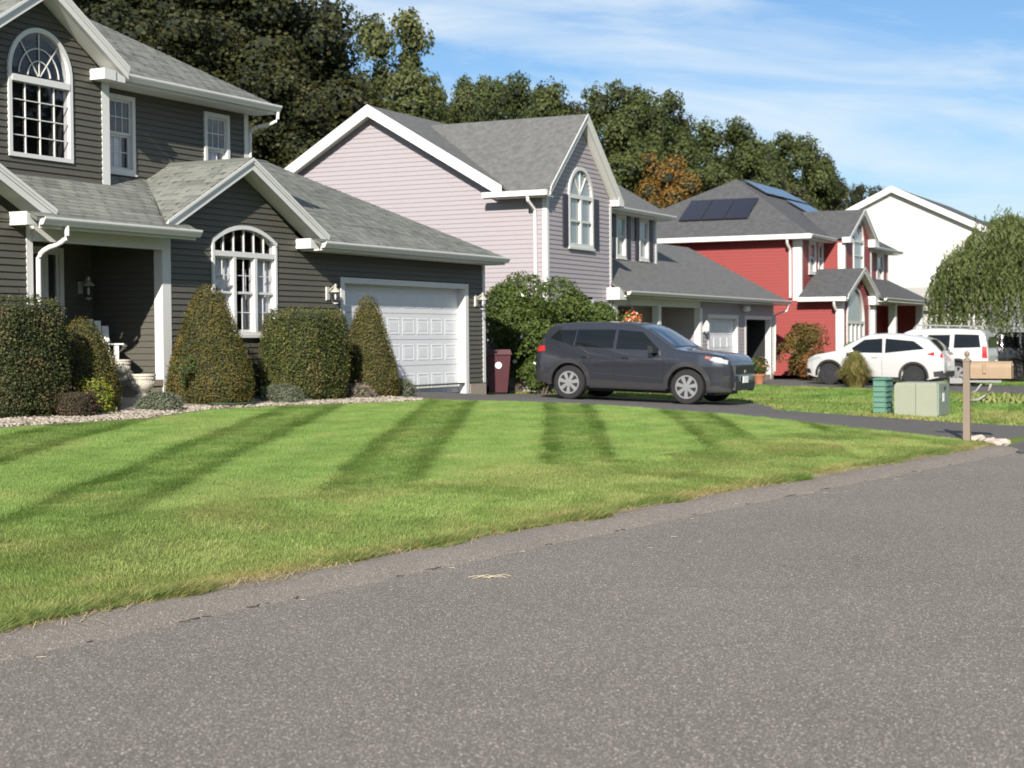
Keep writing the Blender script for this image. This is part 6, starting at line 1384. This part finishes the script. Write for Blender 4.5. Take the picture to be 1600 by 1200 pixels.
TL = [('dark', -12.6, 56, 14.6, 9.0, 'dark tree above the olive house gable, leftmost of the dark mass'), ('dark', -11.3, 61, 15.5, 8.5, 'tallest dark tree over the ridge of the olive house roof'), ('dark', -9.0, 58, 14.6, 8.0, 'dark tree directly above the upper eave corner of the olive house'), ('dark', -7.9, 62, 14.6, 6.4, 'dark tree whose right flank meets the gap of blue sky'), ('mid', -7.15, 64.5, 12.6, 4.2, 'narrow tree at the gap of sky, right edge of the dark mass'), ('dark', -7.6, 54, 10.4, 5.4, 'low dark tree filling in right of the olive house eave'), ('dark', -10.4, 50, 11.4, 6.0, 'dark tree close behind the upper roof slope of the olive house'), ('dark', -14.5, 50, 13.5, 7, 'dark tree hidden behind the olive house ridge, its top at the picture edge'),
      ('light', -4.7, 72, 15.9, 6.0, 'airy tall tree with open crown against the sky above the lilac gable'), ('light', -6.5, 75, 14.0, 4.6, 'lower left shoulder tree beside the airy tall tree'), ('light', -3.0, 77, 13.6, 4.2, 'right-hand leaning companion of the airy tall tree'), ('mid', -4.2, 68, 11.6, 7.5, 'broad mid-green tree below the airy tall one, over the lilac roof'), ('dark', -6.1, 64, 9.6, 5.0, 'dark tree right behind the left slope of the lilac gable'),
      ('mid', -2.0, 86, 15.4, 4.4, 'feathery tree right of the airy one, over the lilac roof valley'), ('mid', -.5, 90, 16.2, 5.4, 'green tree above the dip of the lilac roof'), ('mid', 1.7, 94, 16.5, 6.6, 'rounded tree behind the lilac front gable peak'), ('dark', 3.6, 97, 15.8, 5.2, 'lower dark tree just right of the lilac gable peak'), ('mid', 5.9, 98, 17.0, 7.0, 'tall rounded tree right of the lilac gable peak'), ('mid', 8.4, 102, 17.2, 7.0, 'tall round-topped tree above the orange one'), ('dark', 10.2, 104, 16.2, 4.8, 'dark tree ending the tall group, just right above the orange tree'),
      ('orange', 8.4, 90, 12.0, 5.0, 'tree turned orange among the green band'), ('mid', 13.8, 110, 16.5, 7.6, 'tall tree above the red house roof peak'), ('mid', 16.6, 114, 15.6, 6.4, 'green tree just right of the red house roof peak'), ('mid', 11.6, 97, 12.0, 7.4, 'green tree right of the orange one, over the red roof'), ('mid', 20.4, 120, 16.8, 6.4, 'tall pointed tree above the solar panels'), ('dark', 22.4, 122, 15.6, 5.2, 'dark tree at the right shoulder of the pointed one'), ('olive', 17.2, 110, 12.8, 8.0, 'olive tree over the solar panels'), ('olive', 23.7, 125, 14.2, 7.0, 'olive tree left of the white house roof'), ('dark', 27.4, 130, 14.0, 5.0, 'small dark tree touching the white house gable'), ('mid', 47.7, 160, 13.6, 12.0, 'far green tree beyond the white house roof, at the right edge'), ('mid', 6.9, 94, 12.6, 7.0, 'green tree left of the orange one, behind the lilac rear roof'), ('mid', 14.2, 104, 11.5, 8, 'broad green tree low behind the red roof peak')]
for i, (k, x, y, h, w, lab) in enumerate(TL): tree(k, i, x, y, h, w, lab)
def treeline():
    # the wood on the other side of the street, mirrored in the panes
    parts = []; me = TREE['dark'][0][0]; V = np.empty(len(me.vertices) * 3, np.float32); me.vertices.foreach_get('co', V); V = V[:len(V) // 12 * 12].reshape(-1, 4, 3)[:38000:6]; k = len(V)
    for i in range(13):
        u, v = -6 + 9.5 * i, 34 + 5 * math.sin(i * 2.3); x, y = WXY(u, v); h = 17 + 3 * math.sin(i * 1.7); a = i * 1.3; c, s = math.cos(a), math.sin(a); m = V.mean(1, keepdims=True); W = m + (V - m) * 2.2
        parts.append((np.stack([(W[..., 0] * c - W[..., 1] * s) * 20 + x, (W[..., 0] * s + W[..., 1] * c) * 20 + y, W[..., 2] * h - .6], 2).reshape(-1, 3), np.arange(4 * k).reshape(k, 4)))
    A, F = join(parts); o = link('tree_line', np_mesh('tree_line', A, F, M['dark_leaf']), kind='stuff'); o['label'] = 'wood across the street, seen only as a dark reflection in the window panes'
treeline()
def weeping():
    rs = np.random.default_rng(77); x, y = 19.35, 61.5; t = empty('weeping_tree', 'weeping tree with long hanging strands in front of the white house', 'tree', gp(x, y, -.1)); mb = MB()
    mb.tube([(0, 0, 0), (.05, 0, 1.2), (-.05, .05, 2.6), (.1, 0, 4.2)], [.2, .15, .13, .08], 10); P = []; N_ = []; D_ = []; st = MB()
    for k in range(30):
        a = k * 2.399; r = 1.2 + 1.9 * rs.uniform(0, 1); zt = 5.9 - .10 * r * r * rs.uniform(.6, 1.2) + rs.normal(0, .2); mb.tube([(0, 0, 2.6 + rs.uniform(0, 1.4)), (r * .5 * math.cos(a), r * .5 * math.sin(a), zt), (r * math.cos(a), r * math.sin(a), zt - .35)], [.05, .03, .012], 6)
    for k in range(1500):
        a = rs.uniform(0, 6.28); r = 3.8 * math.sqrt(rs.uniform(.02, 1)); top = 6.35 - .17 * r * r + rs.normal(0, .22); L = rs.uniform(.7, 2.9) * (.75 + .12 * r); bot = max(1.75 + rs.normal(0, .22) - .0 * r, top - L); out = .22 * rs.uniform(0, 1)
        n = int((top - bot) / .058); 
        for j in range(n):
            s = j / max(1, n - 1); rr = r + out * math.sin(s * 2.2); aa = a + .05 * math.sin(s * 5 + k); P.append((rr * math.cos(aa) + rs.normal(0, .03), rr * math.sin(aa) + rs.normal(0, .03), top + .16 * math.sin(s * 3) * (1 - s) - (top - bot) * s))
    P = np.array(P); V, F = leaf_geo(P, rs.normal(0, 1, P.shape), .17, .28, rs, .4, droop=1.3); mb.build('trunk', M['bark'], t, smooth=True); link('crown', np_mesh('crown', V, F, M['willow']), t)
M['willow'] = leaf_mat('willow_leaves', [(.06, .082, .026), (.115, .145, .045), (.18, .205, .075)], .32, posvar=1.0)
weeping()
# ------------------------------------------------------------------ lawn grass (instanced tufts)
def blade_tuft(seed, n, r, h, w, lean, curl):
    rs = np.random.default_rng(seed); a = rs.uniform(0, 6.28, n); q = r * np.sqrt(rs.uniform(0, 1, n)); b = np.stack([q * np.cos(a), q * np.sin(a), 0 * a - .01], 1); H_ = h * rs.uniform(.6, 1.15, n)
    d = np.stack([rs.normal(0, .35, n), lean + rs.normal(0, .35, n), np.ones(n)], 1); d = unit(d); s = rs.normal(0, 1, (n, 3)); s[:, 2] = 0; s = unit(s) * w / 2; g = np.stack([rs.normal(0, .2, n), rs.uniform(.0, 1, n) * curl, -.15 * np.ones(n)], 1)
    m1 = b + d * (H_ * .55)[:, None]; t_ = b + d * H_[:, None] + g * (H_ * .5)[:, None]
    V = np.stack([b - s, b + s, m1 + s * .85, m1 - s * .85, t_], 1).reshape(-1, 3); k = np.arange(n)[:, None] * 5; F = np.vstack([k + np.array([[0, 1, 2]]), k + np.array([[0, 2, 3]]), k + np.array([[3, 2, 4]])]); return V, F
def grass_mat():
    m, nt, b = new_mat('grass_blades'); N = nt.nodes.new; L = nt.links.new
    def at(n): a = N('ShaderNodeAttribute'); a.attribute_type = 'INSTANCER'; a.attribute_name = n; return a.outputs['Fac']
    g = N('ShaderNodeNewGeometry'); oi = N('ShaderNodeObjectInfo')
    def mixc(f, c1, c2):
        x = N('ShaderNodeMix'); x.data_type = 'RGBA'; L(f, x.inputs[0])
        for i, c in ((6, c1), (7, c2)):
            if isinstance(c, tuple): x.inputs[i].default_value = rgba(c)
            else: L(c, x.inputs[i])
        return x.outputs[2]
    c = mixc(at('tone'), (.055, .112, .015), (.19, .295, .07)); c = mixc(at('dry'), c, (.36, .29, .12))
    r = N('ShaderNodeMapRange'); L(g.outputs['Random Per Island'], r.inputs[0]); r.inputs[3].default_value = .72; r.inputs[4].default_value = 1.3; v = N('ShaderNodeVectorMath'); v.operation = 'SCALE'; L(c, v.inputs[0]); L(r.outputs[0], v.inputs['Scale'])
    b.inputs['Roughness'].default_value = .55; b.inputs['Specular IOR Level'].default_value = .3; L(v.outputs[0], b.inputs['Base Color']); tr = N('ShaderNodeBsdfTranslucent'); L(v.outputs[0], tr.inputs[0]); mx = N('ShaderNodeMixShader'); mx.inputs[0].default_value = .25
    L(b.outputs[0], mx.inputs[1]); L(tr.outputs[0], mx.inputs[2]); L(mx.outputs[0], nt.nodes['Material Output'].inputs[0]); return m
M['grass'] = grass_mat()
TUFTS = D.collections.new('grass_tufts')
for k, (n, r, h, w, lean, curl) in enumerate([(28, .085, .046, .0042, .45, .3), (28, .085, .042, .0042, .6, .3), (26, .085, .050, .0042, .5, .5), (28, .08, .044, .0042, .4, .2), (22, .055, .11, .0048, .45, .9), (20, .06, .13, .0048, .8, 1.1), (16, .12, .085, .012, .6, .4), (16, .12, .08, .012, .7, .4)]):
    V, F = blade_tuft(200 + k, n, r, h, w, lean, curl); o = D.objects.new('tuft_%d' % k, np_mesh('tuft', V, F, M['grass'])); TUFTS.objects.link(o)
def scatter(name, P, idx, yaw, scale, attrs, label):
    me = D.meshes.new(name); me.vertices.add(len(P)); me.vertices.foreach_set('co', np.asarray(P, np.float32).ravel())
    def fa(n, t, a): x = me.attributes.new(n, t, 'POINT'); x.data.foreach_set('value' if t != 'FLOAT_VECTOR' else 'vector', np.ascontiguousarray(a).ravel())
    fa('idx', 'INT', np.asarray(idx, np.int32)); fa('scl', 'FLOAT', np.asarray(scale, np.float32)); fa('rot', 'FLOAT_VECTOR', np.stack([0 * yaw, 0 * yaw, yaw], 1).astype(np.float32))
    for k, v in attrs.items(): fa(k, 'FLOAT', np.asarray(v, np.float32))
    o = link(name, me, kind='stuff'); o['label'] = label
    ng = D.node_groups.new(name, 'GeometryNodeTree'); ng.interface.new_socket('Geometry', in_out='INPUT', socket_type='NodeSocketGeometry'); ng.interface.new_socket('Geometry', in_out='OUTPUT', socket_type='NodeSocketGeometry'); N = ng.nodes.new; L = ng.links.new
    gi, go = N('NodeGroupInput'), N('NodeGroupOutput'); ci = N('GeometryNodeCollectionInfo'); ci.inputs[0].default_value = TUFTS; ci.inputs['Separate Children'].default_value = True; ci.inputs['Reset Children'].default_value = True
    ip = N('GeometryNodeInstanceOnPoints'); ip.inputs['Pick Instance'].default_value = True
    def na(n, t): a = N('GeometryNodeInputNamedAttribute'); a.data_type = t; a.inputs[0].default_value = n; return [q for q in a.outputs if q.enabled and q.name == 'Attribute'][0]
    L(gi.outputs[0], ip.inputs['Points']); L(ci.outputs[0], ip.inputs['Instance']); L(na('idx', 'INT'), ip.inputs['Instance Index']); L(na('rot', 'FLOAT_VECTOR'), ip.inputs['Rotation']); L(na('scl', 'FLOAT'), ip.inputs['Scale']); L(ip.outputs[0], go.inputs[0])
    md = o.modifiers.new('grass', 'NODES'); md.node_group = ng; return o
def vnoise(x, y, s, seed):
    r = np.random.default_rng(seed).uniform(0, 1, (64, 64)); X, Y = x / s, y / s; i, j = np.floor(X).astype(int), np.floor(Y).astype(int); f, g = X - i, Y - j; f, g = f * f * (3 - 2 * f), g * g * (3 - 2 * g); i0, j0, i1, j1 = i % 64, j % 64, (i + 1) % 64, (j + 1) % 64
    return (r[i0, j0] * (1 - f) + r[i1, j0] * f) * (1 - g) + (r[i0, j1] * (1 - f) + r[i1, j1] * f) * g
M['thatch'] = leaf_mat('thatch_straw', [(.22, .17, .09), (.36, .29, .16), (.46, .38, .22)], .1)
VC = np.vectorize(vcurb); GZ = np.vectorize(gz)
def front_lawn():
    rs = np.random.default_rng(5); n = 235000; u = rs.uniform(3.5, 28.8, n); v = rs.uniform(-16.2, -4.2, n); c = VC(u); d = c - v
    bed_v = np.where(u < 26.74, np.interp(u, [p[0] for p in BED], [p[1] for p in BED]), -99); dl = np.interp(v, [p[0] for p in DL], [p[1] for p in DL])
    x, y = u * SU + v * CU, u * CU - v * SU; keep = (d > -.02) & (v > bed_v + .02) & (u < dl - .03) & (np.abs(x) < .40 * y + 1.2); keep &= rs.uniform(0, 1, n) < np.clip(1.15 - (y - 9) * .035, .36, 1)
    u, v, d, x, y = u[keep], v[keep], d[keep], x[keep], y[keep]; n = len(u); z = GZ(u, v)
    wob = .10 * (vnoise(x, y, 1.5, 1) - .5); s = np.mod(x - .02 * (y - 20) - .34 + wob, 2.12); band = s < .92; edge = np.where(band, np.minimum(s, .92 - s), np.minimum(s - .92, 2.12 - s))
    e2 = np.where(band, edge, -edge); tone = np.where(band, .60, .80) - .30 * np.exp(-((e2 - .08) / .15) ** 2) * (.5 + .9 * vnoise(x, y, .7, 31)) - .16 * np.exp(-((s - 1.52) / .10) ** 2) * vnoise(x, y, 1.1, 33); per = np.clip((d - 2.2 - .8 * (vnoise(x, y, 2, 8) - .5)) / .9, 0, 1)  # mown bands: light and shade of leaning blades also put into tone
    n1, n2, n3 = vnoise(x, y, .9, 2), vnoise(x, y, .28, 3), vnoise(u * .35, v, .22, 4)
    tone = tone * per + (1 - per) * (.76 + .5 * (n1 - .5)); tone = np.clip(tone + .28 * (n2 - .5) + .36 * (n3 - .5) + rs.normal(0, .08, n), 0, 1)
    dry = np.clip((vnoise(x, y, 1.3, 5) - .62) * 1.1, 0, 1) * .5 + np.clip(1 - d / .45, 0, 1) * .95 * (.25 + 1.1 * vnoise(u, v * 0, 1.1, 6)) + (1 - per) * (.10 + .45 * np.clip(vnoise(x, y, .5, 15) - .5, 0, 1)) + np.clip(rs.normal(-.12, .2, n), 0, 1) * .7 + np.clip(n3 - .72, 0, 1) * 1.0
    ang = np.where(band, PI, 0) * (per > .5) + np.where(per > .5, 0, np.where(vnoise(x, y, .8, 9) > .5, -1.0, 2.1)); yaw = ang + rs.normal(0, 1, n) * np.where(band, np.where(edge > .24, 3.0, 1.1), .7)
    idx = rs.integers(0, 4, n); sc = rs.uniform(.75, 1.15, n) * (1 + .25 * (n2 - .5)) * np.where(per > .5, .9, 1.1)
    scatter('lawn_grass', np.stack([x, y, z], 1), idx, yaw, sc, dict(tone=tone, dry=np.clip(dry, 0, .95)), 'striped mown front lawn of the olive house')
    n = 7500; u = rs.uniform(4, 24.2, n); k = vnoise(u, u * 0, .55, 12); v = VC(u) - np.abs(rs.normal(0, .09, n)) + .16 * (k - .45); x, y = u * SU + v * CU, u * CU - v * SU; z = GZ(u, v - .12) - .005; o = -PI / 2 - .0
    facing = np.arctan2(-(CU * 1.0), 1.0) * 0 + (math.atan2(-SU, CU) - PI / 2); dry = np.clip(.42 + 1.1 * (vnoise(u, u * 0, 1.1, 13) - .45) + rs.normal(0, .3, n), 0, 1)
    keep = rs.uniform(0, 1, n) < .35 + .9 * k; sc = (rs.uniform(.45, .9, n) * (.5 + .85 * k))[keep]
    scatter('edge_grass', np.stack([x, y, z], 1)[keep], rs.integers(4, 6, n)[keep], (facing + rs.normal(0, 1.5, n))[keep], sc, dict(tone=(.25 + .35 * rs.uniform(0, 1, n))[keep], dry=dry[keep]), 'ragged longer grass overhanging the kerb')
    n = 5200; u = rs.uniform(4, 24.2, n); k = vnoise(u, u * 0, .8, 41); v = VC(u) + np.abs(rs.normal(0, .07, n)) * (.3 + 1.2 * k) - .04; x, y = u * SU + v * CU, u * CU - v * SU; z = np.array([zroad(q) for q in u]) + .088; a = rs.uniform(0, PI, n); L_ = rs.uniform(.03, .09, n); w_ = .0022
    c, q = np.cos(a), np.sin(a); lift = rs.uniform(0, .03, n); p0 = np.stack([x - c * L_, y - q * L_, z - .01], 1); p1 = np.stack([x + c * L_, y + q * L_, z + lift], 1); o_ = np.stack([-q * w_, c * w_, 0 * z], 1)
    VV = np.stack([p0 - o_, p0 + o_, p1 + o_, p1 - o_], 1).reshape(-1, 3); ob = link('thatch', np_mesh('thatch', VV, np.arange(4 * n).reshape(n, 4), M['thatch']), kind='stuff'); ob['label'] = 'straw-coloured dead grass fringing the kerb'
    n = 26000; u = rs.uniform(29.8, 62, n); v = rs.uniform(-17.4, 1.5, n); c = VC(u); d = c - v; dr = np.interp(v, [p[0] for p in DR], [p[1] for p in DR]); x, y = u * SU + v * CU, u * CU - v * SU
    keep = (d > 0) & (u > dr + .05) & ((u < 47.6) | (u > 57.6)) & (np.abs(x) < .34 * y + .5); u, v, x, y = u[keep], v[keep], x[keep], y[keep]; n = len(u); z = GZ(u, v); n1 = vnoise(x, y, .6, 21); n3 = vnoise(u * .3, v, .35, 22)
    st = np.where(np.floor((u * .0 + v) / .9).astype(int) % 2 == 0, .62, .42)  # mown bands' light and dark put into tone alone, blades turned at random
    scatter('lawn_grass', np.stack([x, y, z], 1), rs.integers(6, 8, n), rs.uniform(0, 6.28, n), rs.uniform(.8, 1.3, n), dict(tone=np.clip(st + .5 * (n1 - .5) + .4 * (n3 - .5), 0, 1), dry=np.clip(.12 + .8 * (vnoise(x, y, 1.4, 23) - .45) + np.clip(1 - (u - np.interp(v, [p[0] for p in DR], [p[1] for p in DR])) / .3, 0, 1) * .6, 0, .9)), 'paler lawn of the lilac house beyond the driveway')
front_lawn()
